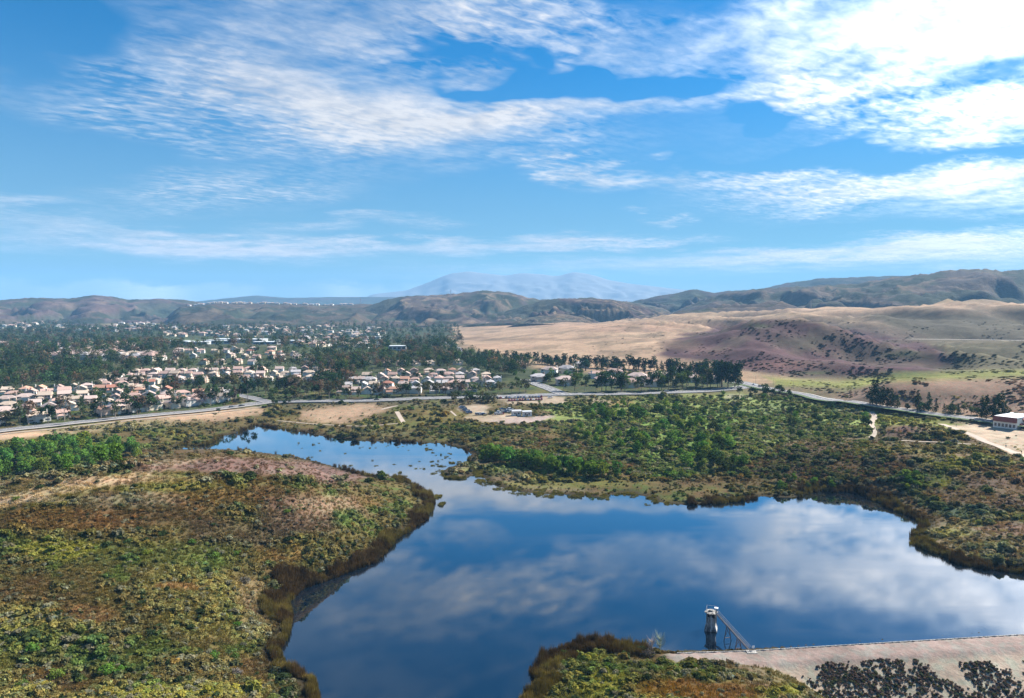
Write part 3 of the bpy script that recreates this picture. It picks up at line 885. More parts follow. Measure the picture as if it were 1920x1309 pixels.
def leafy(name, clumps, per, leaf, rg, mat, squash=0.8, core=0.0, topbias=0.35):
    """clumps: rows (x, y, z, r). A crown of leaf faces gathered into uneven clumps."""
    V, F, C = [], [], []
    off = 0
    for (cx, cy, cz, r) in clumps:
        k = max(4, int(per * r * r))
        d = rg.normal(size=(k, 3))
        d /= np.linalg.norm(d, axis=1)[:, None]
        d[:, 2] = np.where(d[:, 2] < -0.45, -d[:, 2], d[:, 2])
        rad = r * (0.55 + 0.5 * rg.random(k) ** 0.6)
        p = d * rad[:, None]
        p[:, 2] *= squash
        p += (cx, cy, cz)
        nn = d + rg.normal(size=(k, 3)) * 0.55 + np.array((0, 0, topbias))
        nn /= np.linalg.norm(nn, axis=1)[:, None]
        vv, ff = quads(p, nn, leaf * (0.6 + 0.8 * rg.random(k)), rg)
        V.append(vv)
        F.append(ff + off)
        off += len(vv)
        shade = 0.80 + 0.38 * rg.random()
        lv = shade * (0.75 + 0.5 * rg.random(k))
        hue = rg.normal(size=k) * 0.07
        col = np.stack([lv * (1 + hue), lv, lv * (1 - hue)], 1)
        C.append(np.repeat(col, 4, 0))
    me_ = mesh_np(name, np.concatenate(V), np.concatenate(F))
    set_color(me_, 'leafvar', np.clip(np.concatenate(C), 0.05, 3))
    me_.materials.append(mat)
    return me_

def tube_mesh(name, paths, mat, seg=6):
    """paths: lists of (x, y, z, r)"""
    V, F = [], []
    for path in paths:
        base = len(V)
        m_ = len(path)
        for i, (x, y, z, r) in enumerate(path):
            a = Vector(path[max(i - 1, 0)][:3])
            c_ = Vector(path[min(i + 1, m_ - 1)][:3])
            t = (c_ - a).normalized()
            u = t.cross(Vector((0.31, 0.95, 0.05))).normalized()
            w = t.cross(u)
            for s in range(seg):
                an = 2 * math.pi * s / seg
                V.append(tuple(Vector((x, y, z)) + (u * math.cos(an) + w * math.sin(an)) * r))
        for i in range(m_ - 1):
            for s in range(seg):
                s2 = (s + 1) % seg
                F.append((base + i * seg + s, base + i * seg + s2, base + (i + 1) * seg + s2, base + (i + 1) * seg + s))
    me_ = mesh_np(name, V, F, True)
    me_.materials.append(mat)
    return me_

def shrub_proto(name, seed, n_cl=6, per=26, leaf=0.2, spread=0.62, h=0.55):
    rg = np.random.default_rng(seed)
    cl = [(0, 0, h * 0.55, 0.62)]
    for i in range(n_cl):
        a = rg.random() * 6.283
        r = spread * (0.4 + 0.6 * rg.random())
        cl.append((math.cos(a) * r, math.sin(a) * r, h * (0.25 + 0.55 * rg.random()), 0.30 + 0.26 * rg.random()))
    return leafy(name, cl, per / 0.16, leaf, rg, M_LEAF, 0.85)

def tuft_proto(name, seed, blades, height, spread, width, lean, mat):
    rg = np.random.default_rng(seed)
    V, F, C = [], [], []
    for i in range(blades):
        a, r = rg.random() * 6.283, spread * math.sqrt(rg.random())
        x, y = math.cos(a) * r, math.sin(a) * r
        hgt = height * (0.55 + 0.5 * rg.random())
        la, ln = rg.random() * 6.283, lean * rg.random() * hgt
        ox, oy = math.cos(la) * ln + x * 0.35, math.sin(la) * ln + y * 0.35
        wa = rg.random() * 6.283
        wx, wy = math.cos(wa) * width, math.sin(wa) * width
        b0 = len(V)
        V += [(x - wx, y - wy, -0.15), (x + wx, y + wy, -0.15), (x + ox * 0.5 + wx * .8, y + oy * 0.5 + wy * .8, hgt * 0.6), (x + ox * 0.5 - wx * .8, y + oy * 0.5 - wy * .8, hgt * 0.6), (x + ox, y + oy, hgt)]
        F += [(b0, b0 + 1, b0 + 2), (b0, b0 + 2, b0 + 3), (b0 + 3, b0 + 2, b0 + 4)]
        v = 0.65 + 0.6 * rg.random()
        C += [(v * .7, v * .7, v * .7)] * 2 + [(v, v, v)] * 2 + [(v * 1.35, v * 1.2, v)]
    me_ = mesh_np(name, V, F)
    set_color(me_, 'leafvar', np.array(C))
    me_.materials.append(mat)
    return me_

def proto_collection(name, meshes):
    c_ = bpy.data.collections.new(name)
    for i, me_ in enumerate(meshes):
        c_.objects.link(bpy.data.objects.new('%s_%02d' % (name, i), me_))
    return c_

def scatter(name, coll, pts, scale, rot, tint, idx, label, cat):
    """one mass of ground cover, kind stuff: prototypes of coll set out on pts"""
    k = len(pts)
    me_ = bpy.data.meshes.new(name)
    me_.vertices.add(k)
    me_.vertices.foreach_set('co', np.asarray(pts, dtype=np.float32).ravel())
    for an, tp, dt, key in (('scl', 'FLOAT_VECTOR', scale, 'vector'), ('rot', 'FLOAT_VECTOR', rot, 'vector'), ('pick', 'INT', idx, 'value')):
        at_ = me_.attributes.new(an, tp, 'POINT')
        arr = np.asarray(dt, dtype=np.int32 if tp == 'INT' else np.float32)
        at_.data.foreach_set(key, arr.ravel())
    set_color(me_, 'tint', tint)
    o = link(name, me_)
    ng = bpy.data.node_groups.new(name + '_spread', 'GeometryNodeTree')
    ng.interface.new_socket('Geometry', in_out='INPUT', socket_type='NodeSocketGeometry')
    ng.interface.new_socket('Geometry', in_out='OUTPUT', socket_type='NodeSocketGeometry')
    N, L = ng.nodes, ng.links
    gi, go = N.new('NodeGroupInput'), N.new('NodeGroupOutput')
    ci = N.new('GeometryNodeCollectionInfo')
    ci.inputs['Collection'].default_value = coll
    ci.inputs['Separate Children'].default_value = True
    ci.inputs['Reset Children'].default_value = True
    ip = N.new('GeometryNodeInstanceOnPoints')
    L.new(gi.outputs[0], ip.inputs['Points'])
    L.new(ci.outputs[0], ip.inputs['Instance'])
    ip.inputs['Pick Instance'].default_value = True
    for an, tp, sk in (('pick', 'INT', 'Instance Index'), ('rot', 'FLOAT_VECTOR', 'Rotation'), ('scl', 'FLOAT_VECTOR', 'Scale')):
        na = N.new('GeometryNodeInputNamedAttribute')
        na.data_type = tp
        na.inputs['Name'].default_value = an
        src = na.outputs['Attribute']
        if sk == 'Rotation':
            er = N.new('FunctionNodeEulerToRotation')
            L.new(src, er.inputs[0])
            src = er.outputs[0]
        L.new(src, ip.inputs[sk])
    L.new(ip.outputs[0], go.inputs[0])
    md = o.modifiers.new('spread', 'NODES')
    md.node_group = ng
    return tag(o, label, cat, kind='stuff')

def sample_land(k, px0, px1, py0, py1, rg):
    """points spread evenly over that part of the picture's land"""
    px = px0 + (px1 - px0) * rg.random(k)
    py = py0 + (py1 - py0) * rg.random(k)
    r = (px - 960.0) / F_PX
    u = (654.5 - py) / F_PX
    yy, ww = CP + u * SP, -SP + u * CP
    best = np.full(k, -1.0)
    prev_t, prev_g = np.full(k, 95.0), np.full(k, 1.0)
    for t in np.geomspace(100, 6500, 330):                     # walk along each sight line until it meets the land
        todo = best < 0
        if not todo.any():
            break
        g = np.full(k, 1.0)
        g[todo] = CAM_H + ww[todo] * t - np.maximum(ground(r[todo] * t, yy[todo] * t), -0.05)
        hit = todo & (g <= 0)
        best[hit] = prev_t[hit] + (t - prev_t[hit]) * prev_g[hit] / (prev_g[hit] - g[hit] + 1e-9)
        prev_t[:] = t
        prev_g = np.where(todo, np.maximum(g, 1e-6), prev_g)
    best = np.where(best < 0, 6500.0, best)
    x, y = r * best, yy * best
    return x, y, ground(x, y)

shr = proto_collection('shrub_kinds', [shrub_proto('shrub_leaves', 100 + i, 4 + i % 3, 20, 0.17 + 0.03 * (i % 3), 0.6 + 0.1 * (i % 2), 0.55 + 0.2 * (i % 3)) for i in range(6)]
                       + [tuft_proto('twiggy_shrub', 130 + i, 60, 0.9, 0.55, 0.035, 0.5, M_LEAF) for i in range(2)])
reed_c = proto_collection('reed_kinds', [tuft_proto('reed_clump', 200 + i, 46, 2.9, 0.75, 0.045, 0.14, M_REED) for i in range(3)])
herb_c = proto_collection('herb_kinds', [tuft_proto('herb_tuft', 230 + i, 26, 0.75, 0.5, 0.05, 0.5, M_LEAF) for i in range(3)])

def on_tracks(x, y, clear):
    """True where a road, path or lot keeps the plants away"""
    bad = np.zeros(len(x), dtype=bool)
    for pts, half in TRACKS:
        bad |= sdf_line(x, y, pts) < half + clear
    for poly in LOTS:
        bad |= sdf_poly(x, y, poly) < clear
    return bad

def jitter_tint(c, rg, amt=0.28, hue=0.10):
    k = len(c)
    v = 1 + (rg.random(k) - 0.45) * 2 * amt
    h = rg.normal(size=k) * hue
    return np.clip(np.stack([c[:, 0] * v * (1 + h), c[:, 1] * v, c[:, 2] * v * (1 - h)], 1), 0.004, 0.9)

BARE_TOP = np.array([(-140, 990), (0, 938), (180, 893), (350, 856), (500, 851), (700, 891), (690, 906), (560, 898), (430, 888), (300, 900), (150, 930), (0, 966), (-140, 1010)], dtype=float)

def plant_cover():
    rg = np.random.default_rng(5)
    # shrubs
    P_, S_, R_, T_, I_ = [], [], [], [], []
    for (k, box, sz) in ((30000, (-140, 830, 850, 1420), (0.45, 1.45)), (3400, (970, 1560, 1190, 1420), (0.45, 1.3)), (450, (-140, 830, 900, 1420), (0.9, 1.9)), (260, (970, 1560, 1190, 1420), (1.0, 2.0)), (24000, (-140, 2050, 742, 905), (0.8, 2.9)),
                         (9000, (1350, 2050, 815, 1075), (0.6, 2.2)), (3000, (800, 1420, 860, 950), (0.4, 1.2)), (9000, (1000, 1660, 742, 890), (1.0, 2.6)), (4000, (840, 1230, 785, 860), (0.7, 2.2))):
        x, y, z = sample_land(k, box[0], box[1], box[2], box[3], rg)
        s = ground(x, y, GS)
        c_ = land_color(x, y, z, s)
        px, py = proj(x, y, z)
        dry = sstep(0.17, 0.36, c_[:, 0])
        dm = dam_height(x, y)
        dam = (np.abs(dm - z) < 0.8) & (px > 1225) & (py > 1150)
        keep = (s > 2.5) & (rg.random(k) > dry * 0.93) & ~dam & ~on_tracks(x, y, 1.2) & (y < 760)
        top = sdf_poly(px, py, BARE_TOP) < 0
        keep &= ~(top & (rg.random(k) < 0.93))
        big = fbm(x / 16, y / 16, 3, 77)
        size = (sz[0] + (sz[1] - sz[0]) * (rg.random(k) ** 2.2 + 0.6 * (rg.random(k) < 0.05))) * (0.55 + 0.95 * big)
        size *= np.where(c_[:, 0] > c_[:, 1] * 1.25, 0.62, 1.0)                 # dry herbs stay low
        keep &= rg.random(k) < np.where(big > 0.46, 1.0, np.where(big > 0.36, 0.7, 0.3))
        x, y, z, c_, size = x[keep], y[keep], z[keep], c_[keep], size[keep]
        kk = len(x)
        t_ = np.minimum(jitter_tint(c_, rg, 0.40, 0.10) * 1.6, np.array((0.30, 0.27, 0.14)))
        if box[0] == 1000:                                                      # lush wetland growth
            lush = np.where(rg.random((kk, 1)) < 0.6, np.array((0.135, 0.190, 0.050)), np.array((0.090, 0.140, 0.036))) * (0.7 + 0.6 * rg.random((kk, 1)))
            t_ = t_ * 0.4 + lush * 0.6
        dk = rg.random(kk) < (0.10 if box[0] != 1000 else 0.04)                                               # dark evergreen shrubs between them
        t_[dk] = np.array((0.040, 0.058, 0.022)) * (0.7 + 0.7 * rg.random((dk.sum(), 1)))
        gy = rg.random(kk) < 0.13                                               # grey sage
        t_[gy] = np.array((0.21, 0.195, 0.12)) * (0.7 + 0.6 * rg.random((gy.sum(), 1)))
        brown = c_[:, 0] > c_[:, 1] * 1.25
        idx = np.where(brown & (rg.random(kk) < 0.6), rg.integers(6, 8, kk), rg.integers(0, 6, kk))
        P_.append(np.stack([x, y, z - 0.06 * size], 1))
        S_.append(np.stack([size * (0.85 + 0.4 * rg.random(kk)), size * (0.85 + 0.4 * rg.random(kk)), size * (0.7 + 0.45 * rg.random(kk))], 1))
        R_.append(np.stack([np.zeros(kk), np.zeros(kk), rg.random(kk) * 6.283], 1))
        T_.append(t_)
        I_.append(idx)
    cat = lambda a: np.concatenate(a)
    scatter('scrub', shr, cat(P_), cat(S_), cat(R_), cat(T_), cat(I_), 'mixed olive and rust brown scrub covering the slopes round the lake', 'scrub')

    # herbs and dry grass in tufts between the shrubs
    x, y, z = sample_land(26000, -140, 830, 850, 1420, rg)
    x2, y2, z2 = sample_land(3500, 970, 1560, 1190, 1420, rg)
    x3, y3, z3 = sample_land(7000, 1380, 2050, 815, 1075, rg)
    x, y, z = np.concatenate([x, x2, x3]), np.concatenate([y, y2, y3]), np.concatenate([z, z2, z3])
    s = ground(x, y, GS)
    px, py = proj(x, y, z)
    dam = (np.abs(dam_height(x, y) - z) < 0.8) & (px > 1225) & (py > 1150)
    keep = (s > 2.0) & ~dam & ~on_tracks(x, y, 0.5)
    x, y, z, s = x[keep], y[keep], z[keep], s[keep]
    c_ = land_color(x, y, z, s)
    kk = len(x)
    size = 0.5 + 0.9 * rg.random(kk)
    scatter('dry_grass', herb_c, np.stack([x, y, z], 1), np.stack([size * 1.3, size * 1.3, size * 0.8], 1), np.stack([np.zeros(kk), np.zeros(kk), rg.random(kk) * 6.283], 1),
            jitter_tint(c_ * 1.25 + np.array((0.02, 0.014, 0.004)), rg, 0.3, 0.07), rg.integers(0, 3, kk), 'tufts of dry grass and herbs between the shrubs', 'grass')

    # reeds along the waterline
    P_, S_, T_ = [], [], []
    for (k, box) in ((42000, (440, 880, 880, 1420)), (9000, (960, 1300, 1170, 1420)), (14000, (1380, 2050, 890, 1090)), (26000, (300, 920, 785, 905)), (16000, (800, 1420, 840, 960))):
        x, y, z = sample_land(k, box[0], box[1], box[2], box[3], rg)
        s = ground(x, y, GS)
        px, py = proj(x, y, z)
        wdt = -5.0 + 17.0 * fbm(x / 17, y / 17, 3, 61) * (0.55 + 0.45 * sstep(860, 900, py))
        weed = (px > 540) & (px < 850) & (py > 836) & (py < 896)
        marsh = ((px > 815) & (px < 1290) & (py > 868) & (py < 952)) | (weed & (s < -1.0))
        pond = (px > 300) & (px < 880) & (py < 860)
        dam = (px > 1215) & (py > 1150)
        lo = np.where(weed, -30.0, np.where(marsh, -7.0, np.where(pond, -1.2, -1.8)))
        keep = (s > lo) & (s < wdt) & ~dam
        keep &= ~(marsh & (fbm(x / 5.0, y / 5.0, 3, 66) < 0.52 + 0.05 * (s < -2)))
        keep &= ~(weed & (s < -1.0) & (fbm(x / 4.0, y / 4.0, 3, 67) < 0.66))
        keep &= ~(((px < 690) & (py > 838) & (py < 895)) & (rg.random(k) < 0.6))
        x, y, z, s, px, py, marsh = x[keep], y[keep], z[keep], s[keep], px[keep], py[keep], marsh[keep]
        kk = len(x)
        hgt = (0.5 + 0.6 * rg.random(kk)) * np.where(marsh, 0.36, 1.0) * (0.3 + 1.5 * fbm(x / 4, y / 4, 3, 63))
        g = fbm(x / 12, y / 12, 3, 64)[:, None]
        t_ = np.array((0.085, 0.056, 0.024)) * (1 - sstep(.48, .58, g)) + np.array((0.150, 0.120, 0.036)) * sstep(.48, .58, g)
        g3 = fbm(x / 4, y / 4, 2, 68)[:, None]
        t_ = t_ * (0.55 + 0.9 * g3)
        t_ = np.where(marsh[:, None], np.array((0.165, 0.150, 0.045)) * (0.6 + 0.8 * g), t_)
        P_.append(np.stack([x, y, np.maximum(z, -0.15)], 1))
        S_.append(np.stack([np.full(kk, 1.0), np.full(kk, 1.0), hgt], 1))
        T_.append(jitter_tint(t_, rg, 0.3, 0.06))
    p_ = np.concatenate(P_)
    kk = len(p_)
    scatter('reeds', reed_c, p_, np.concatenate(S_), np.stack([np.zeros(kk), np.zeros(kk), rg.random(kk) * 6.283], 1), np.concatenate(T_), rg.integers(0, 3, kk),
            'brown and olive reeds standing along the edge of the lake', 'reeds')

    # dark bushes down the face of the dam
    k = 16000
    x, y, z = sample_land(k, 1440, 2050, 1215, 1420, rg)
    px, py = proj(x, y, z)
    dam = np.abs(dam_height(x, y) - z) < 0.8
    line = np.interp(px, [1440, 1500, 1560, 1700, 1780, 1920], [1300, 1262, 1240, 1236, 1242, 1238])
    up = fbm(x / 4.5 + y / 9.0, y / 4.5, 4, 71) + 0.22 * sstep(0, 45, py - line) - 0.12
    clear = sdf_line(px, py, [(1760, 1240), (1815, 1285), (1850, 1275)])
    up = up - 0.25 * sstep(24, 6, clear)
    keep = dam & (py > line) & (up + 0.22 * (rg.random(k) - 0.5) > 0.42)
    x, y, z = x[keep], y[keep], z[keep]
    kk = len(x)
    size = 0.22 + 0.42 * rg.random(kk) ** 1.5
    t_ = np.where(rg.random((kk, 1)) < 0.7, np.array((0.125, 0.090, 0.080)), np.array((0.085, 0.090, 0.045)))
    scatter('dam_scrub', shr, np.stack([x, y, z], 1), np.stack([size, size, size * 0.9], 1), np.stack([np.zeros(kk), np.zeros(kk), rg.random(kk) * 6.283], 1),
            jitter_tint(t_, rg, 0.3, 0.08), rg.integers(0, 8, kk), 'dark brush growing down the pale face of the dam', 'scrub')

    # brush and dry weeds on the slopes beyond the road
    P_, S_, T_ = [], [], []
    for (k, box, sz, dens) in ((7000, (1220, 2000, 600, 706), (0.8, 2.0), 0.35), (1500, (860, 1400, 596, 690), (0.8, 2.0), 0.35), (2600, (1480, 2050, 696, 775), (0.7, 1.8), 0.8)):
        x, y, z = sample_land(k, box[0], box[1], box[2], box[3], rg)
        l = np.hypot(x, y)
        c_ = land_color(x, y, z)
        cl = fbm(x / 40, y / 40, 4, 81)
        keep = (l > 640) & (l < 2600) & (cl > 0.52) & (rg.random(k) < dens) & ~on_tracks(x, y, 3) & (rg.random(k) > 0.8 * sstep(0.25, 0.4, c_[:, 0]))
        x, y, z, c_, cl = x[keep], y[keep], z[keep], c_[keep], cl[keep]
        kk = len(x)
        g = (rg.random((kk, 1)) < 0.2)
        t_ = np.where(g, np.array((0.075, 0.075, 0.042)), c_ * 0.85)
        size = (sz[0] + (sz[1] - sz[0]) * rg.random(kk) ** 2) * (0.6 + 0.9 * cl)
        P_.append(np.stack([x, y, z], 1))
        S_.append(np.stack([size * 1.5, size * 1.5, size * 0.45], 1))
        T_.append(jitter_tint(t_, rg, 0.3, 0.08))
    p_ = np.concatenate(P_)
    kk = len(p_)
    scatter('hillside_brush', shr, p_, np.concatenate(S_), np.stack([np.zeros(kk), np.zeros(kk), rg.random(kk) * 6.283], 1), np.concatenate(T_), rg.integers(0, 6, kk),
            'dark brush scattered over the dry slopes beyond the road', 'brush')

# ------------------------------------------------------------------ roads, paths and lots
def land_line(pts, step=6.0):
    """picture points laid on the land, resampled every few metres"""
    w = [land(a, b_) for a, b_ in pts]
    dens = []
    n_ = len(w)
    for i in range(n_ - 1):
        p0, p1, p2, p3 = w[max(i - 1, 0)], w[i], w[i + 1], w[min(i + 2, n_ - 1)]
        m_ = max(2, int((p2 - p1).length / step))
        for k in range(m_):
            t = k / m_
            q = 0.5 * ((2 * p1) + (p2 - p0) * t + (2 * p0 - 5 * p1 + 4 * p2 - p3) * t * t + (3 * p1 - p0 - 3 * p2 + p3) * t ** 3)
            dens.append(q)
    dens.append(w[-1])
    a = np.array([(q.x, q.y) for q in dens])
    return a

def smooth_profile(a, rounds=10):
    z = ground(a[:, 0], a[:, 1])
    for _ in range(rounds):
        z[1:-1] = 0.25 * z[:-2] + 0.5 * z[1:-1] + 0.25 * z[2:]
    return z

def ribbon(a, z, o0, o1, lift, thick=0.0, every=None):
    """a strip beside the line a from offset o0 to o1 (positive to the right of its direction)"""
    t = np.gradient(a, axis=0)
    t /= np.linalg.norm(t, axis=1)[:, None] + 1e-9
    nrm = np.stack([t[:, 1], -t[:, 0]], 1)
    V, F = [], []
    m_ = len(a)
    for i in range(m_):
        for o in (o0, o1):
            V.append((a[i, 0] + nrm[i, 0] * o, a[i, 1] + nrm[i, 1] * o, z[i] + lift))
        if thick:
            for o in (o0, o1):
                V.append((a[i, 0] + nrm[i, 0] * o, a[i, 1] + nrm[i, 1] * o, z[i] + lift - thick))
    w_ = 4 if thick else 2
    for i in range(m_ - 1):
        if every and (i % every[1]) >= every[0]:
            continue
        b0, b1 = i * w_, (i + 1) * w_
        F.append((b0, b0 + 1, b1 + 1, b1))
        if thick:
            F.append((b0, b1, b1 + 2, b0 + 2))
            F.append((b0 + 1, b0 + 3, b1 + 3, b1 + 1))
    return mesh_np('strip', V, F)

def asphalt(name, rgb):
    m, n, b = material(name)
    geo = n.new('ShaderNodeNewGeometry')
    f = n.noise(geo.outputs['Position'], 0.15, 5.0, 0.65)
    g = n.noise(geo.outputs['Position'], 2.5, 3.0, 0.6)
    k = n.math('ADD', n.math('MULTIPLY_ADD', f, 0.6, 0.5), n.math('MULTIPLY_ADD', g, 0.4, -0.2))
    n.l.new(n.vmath('SCALE', n.comb(*rgb), None, k), b.inputs['Base Color'])
    b.inputs['Roughness'].default_value = 0.85
    b.inputs['Specular IOR Level'].default_value = 0.3
    return m

M_ASPH = asphalt('asphalt', (0.19, 0.185, 0.19))
M_KERB = asphalt('kerb_concrete', (0.50, 0.46, 0.42))
M_DIRT = asphalt('trodden_dirt', (0.46, 0.37, 0.29))
M_PAINT = plain('road_paint', (0.75, 0.75, 0.72), 0.7, 0.1)
M_LAWN = asphalt('lawn_strip', (0.085, 0.14, 0.035))

TRACKS, LOTS = [], []
R_LAKE = land_line([(-160, 828), (0, 807), (120, 794), (260, 780), (400, 767), (470, 758), (520, 753), (600, 752), (700, 751), (800, 747), (900, 744), (1000, 741), (1150, 739), (1280, 735), (1370, 729), (1410, 724)])
R_MAIN = land_line([(1370, 716), (1400, 719), (1450, 729), (1520, 740), (1620, 755), (1700, 768), (1760, 776), (1850, 787), (1930, 796), (2100, 814)])
R_SIDE = land_line([(1060, 741), (1030, 729), (1000, 718), (985, 712)])
R_FAR = land_line([(868, 662), (855, 652), (845, 646), (838, 640)])
R_ENTRY = land_line([(505, 755), (470, 746), (440, 740)])
R_VALLEY = np.stack([np.interp(np.linspace(0, 3, 60), range(4), [q[k] for q in VALLEY]) for k in range(2)], 1)

def road(name, a, half, kerb=True, marks=True, median=False, verge=None):
    z = smooth_profile(a, 14)
    z = np.maximum(z, ground(a[:, 0], a[:, 1]) + 0.05)
    struct(name, ribbon(a, z, -half, half, 0.30), M_ASPH)
    if kerb:
        for s_ in (-1, 1):
            struct('kerb', ribbon(a, z, s_ * half, s_ * (half + 0.9), 0.42, 0.5), M_KERB)
    if marks:
        struct('road_marking', ribbon(a, z, -0.16, 0.16, 0.33), M_PAINT)
        for s_ in (-1, 1):
            struct('road_marking', ribbon(a, z, s_ * half * 0.5 - 0.12, s_ * half * 0.5 + 0.12, 0.33, every=(1, 2)), M_PAINT)
    if median:
        struct('median_kerb', ribbon(a, z, -1.3, 1.3, 0.45, 0.3), M_KERB)
    if verge:
        struct('lawn', ribbon(a, z, verge[0], verge[1], 0.22), M_LAWN)
    TRACKS.append((a, half + 1.5))
    return z

Z_LAKE = road('road', R_LAKE, 8.5, verge=(-13.5, -9.6))
Z_MAIN = road('road', R_MAIN, 10.5, median=True, verge=(12.0, 16.0))
Z_SIDE = road('street', R_SIDE, 6.5)
road('street', R_FAR, 7.5, marks=False)
road('street', R_ENTRY, 5.0, marks=False)
struct('road', ribbon(R_VALLEY, np.full(60, 46.4), -5.0, 5.0, 0.5), M_KERB)

def path(a, half, name='path'):
    z = smooth_profile(a, 3)
    z = np.maximum(z, ground(a[:, 0], a[:, 1]))
    t = np.arange(len(a))
    struct(name, ribbon(a, z, -half, half, 0.12), M_DIRT)
    TRACKS.append((a, half))

path(land_line([(1634, 772), (1640, 782), (1634, 792), (1641, 803), (1643, 812), (1634, 821)], 3.0), 2.2)
path(land_line([(1690, 826), (1720, 828), (1760, 829), (1800, 832), (1830, 834)], 3.0), 1.1)
path(land_line([(1835, 823), (1855, 831), (1880, 840), (1905, 850), (1940, 862)], 3.0), 2.6)
path(land_line([(1765, 795), (1790, 804), (1820, 815), (1845, 826)], 3.0), 2.6)
path(land_line([(744, 772), (750, 782), (757, 793)], 3.0), 2.0)
path(land_line([(715, 768), (735, 763), (746, 761)], 3.0), 2.2)
path(land_line([(520, 789), (600, 796), (680, 799), (757, 793)], 3.0), 1.0)
path(land_line([(845, 771), (855, 780)], 3.0), 0.9)
path(land_line([(1104, 767), (1130, 764), (1180, 760)], 3.0), 1.0)
path(land_line([(-160, 836), (0, 815), (130, 801), (260, 787), (400, 774), (490, 763)], 6.0), 1.8)

for poly in ([(862, 762), (900, 757), (925, 765), (900, 780), (970, 783), (1090, 783), (1100, 788), (960, 792), (890, 790), (870, 778)],
             [(925, 745), (1040, 741), (1062, 745), (1050, 757), (960, 757), (930, 753)],
             [(1785, 798), (1880, 797), (1950, 812), (1950, 836), (1850, 828)]):
    LOTS.append(np.array([land(a, b_)[:2] for a, b_ in poly]))
# paved yard in front of the white building

# ------------------------------------------------------------------ houses
def tile_roof(name, rgb):
    m, n, b = material(name)
    t = n.new('ShaderNodeTexCoord')
    f = n.noise(t.outputs['Object'], 1.4, 4.0, 0.7)
    wv = n.new('ShaderNodeTexWave')
    wv.bands_direction = 'Z'
    wv.inputs['Scale'].default_value = 1.1
    wv.inputs['Distortion'].default_value = 1.0
    n.l.new(t.outputs['Object'], wv.inputs['Vector'])
    oi = n.new('ShaderNodeObjectInfo')
    k = n.math('ADD', n.math('MULTIPLY_ADD', f, 0.5, 0.62), n.math('MULTIPLY_ADD', wv.outputs['Fac'], 0.16, -0.08))
    k = n.math('MULTIPLY', k, n.math('MULTIPLY_ADD', oi.outputs['Random'], 0.35, 0.84))
    n.l.new(n.vmath('SCALE', n.comb(*rgb), None, k), b.inputs['Base Color'])
    b.inputs['Roughness'].default_value = 0.85
    b.inputs['Specular IOR Level'].default_value = 0.2
    return m

ROOFS = [('salmon', tile_roof('salmon_tiles', (0.46, 0.31, 0.26))), ('terracotta', tile_roof('terracotta_tiles', (0.45, 0.255, 0.18))), ('pale pink', tile_roof('pale_pink_tiles', (0.48, 0.37, 0.325))),
         ('beige', tile_roof('beige_tiles', (0.52, 0.41, 0.32))), ('red', tile_roof('red_tiles', (0.38, 0.17, 0.12))), ('grey', tile_roof('grey_tiles', (0.42, 0.39, 0.385)))]
WALLS = [('cream', plain('cream_stucco', (0.62, 0.53, 0.41), 0.9, 0.08, 0.8)), ('white', plain('white_stucco', (0.70, 0.67, 0.62), 0.9, 0.06, 0.8)), ('peach', plain('peach_stucco', (0.60, 0.45, 0.36), 0.9, 0.08, 0.8))]
M_GLASS = plain('window_glass', (0.035, 0.045, 0.06), 0.12, 0.0, 1, 0.6)
M_TRIM = plain('white_trim', (0.78, 0.76, 0.72), 0.7)
M_DOORB = plain('brown_door', (0.20, 0.12, 0.08), 0.7, 0.1)
M_GAR = plain('garage_door_paint', (0.68, 0.64, 0.58), 0.6, 0.05)

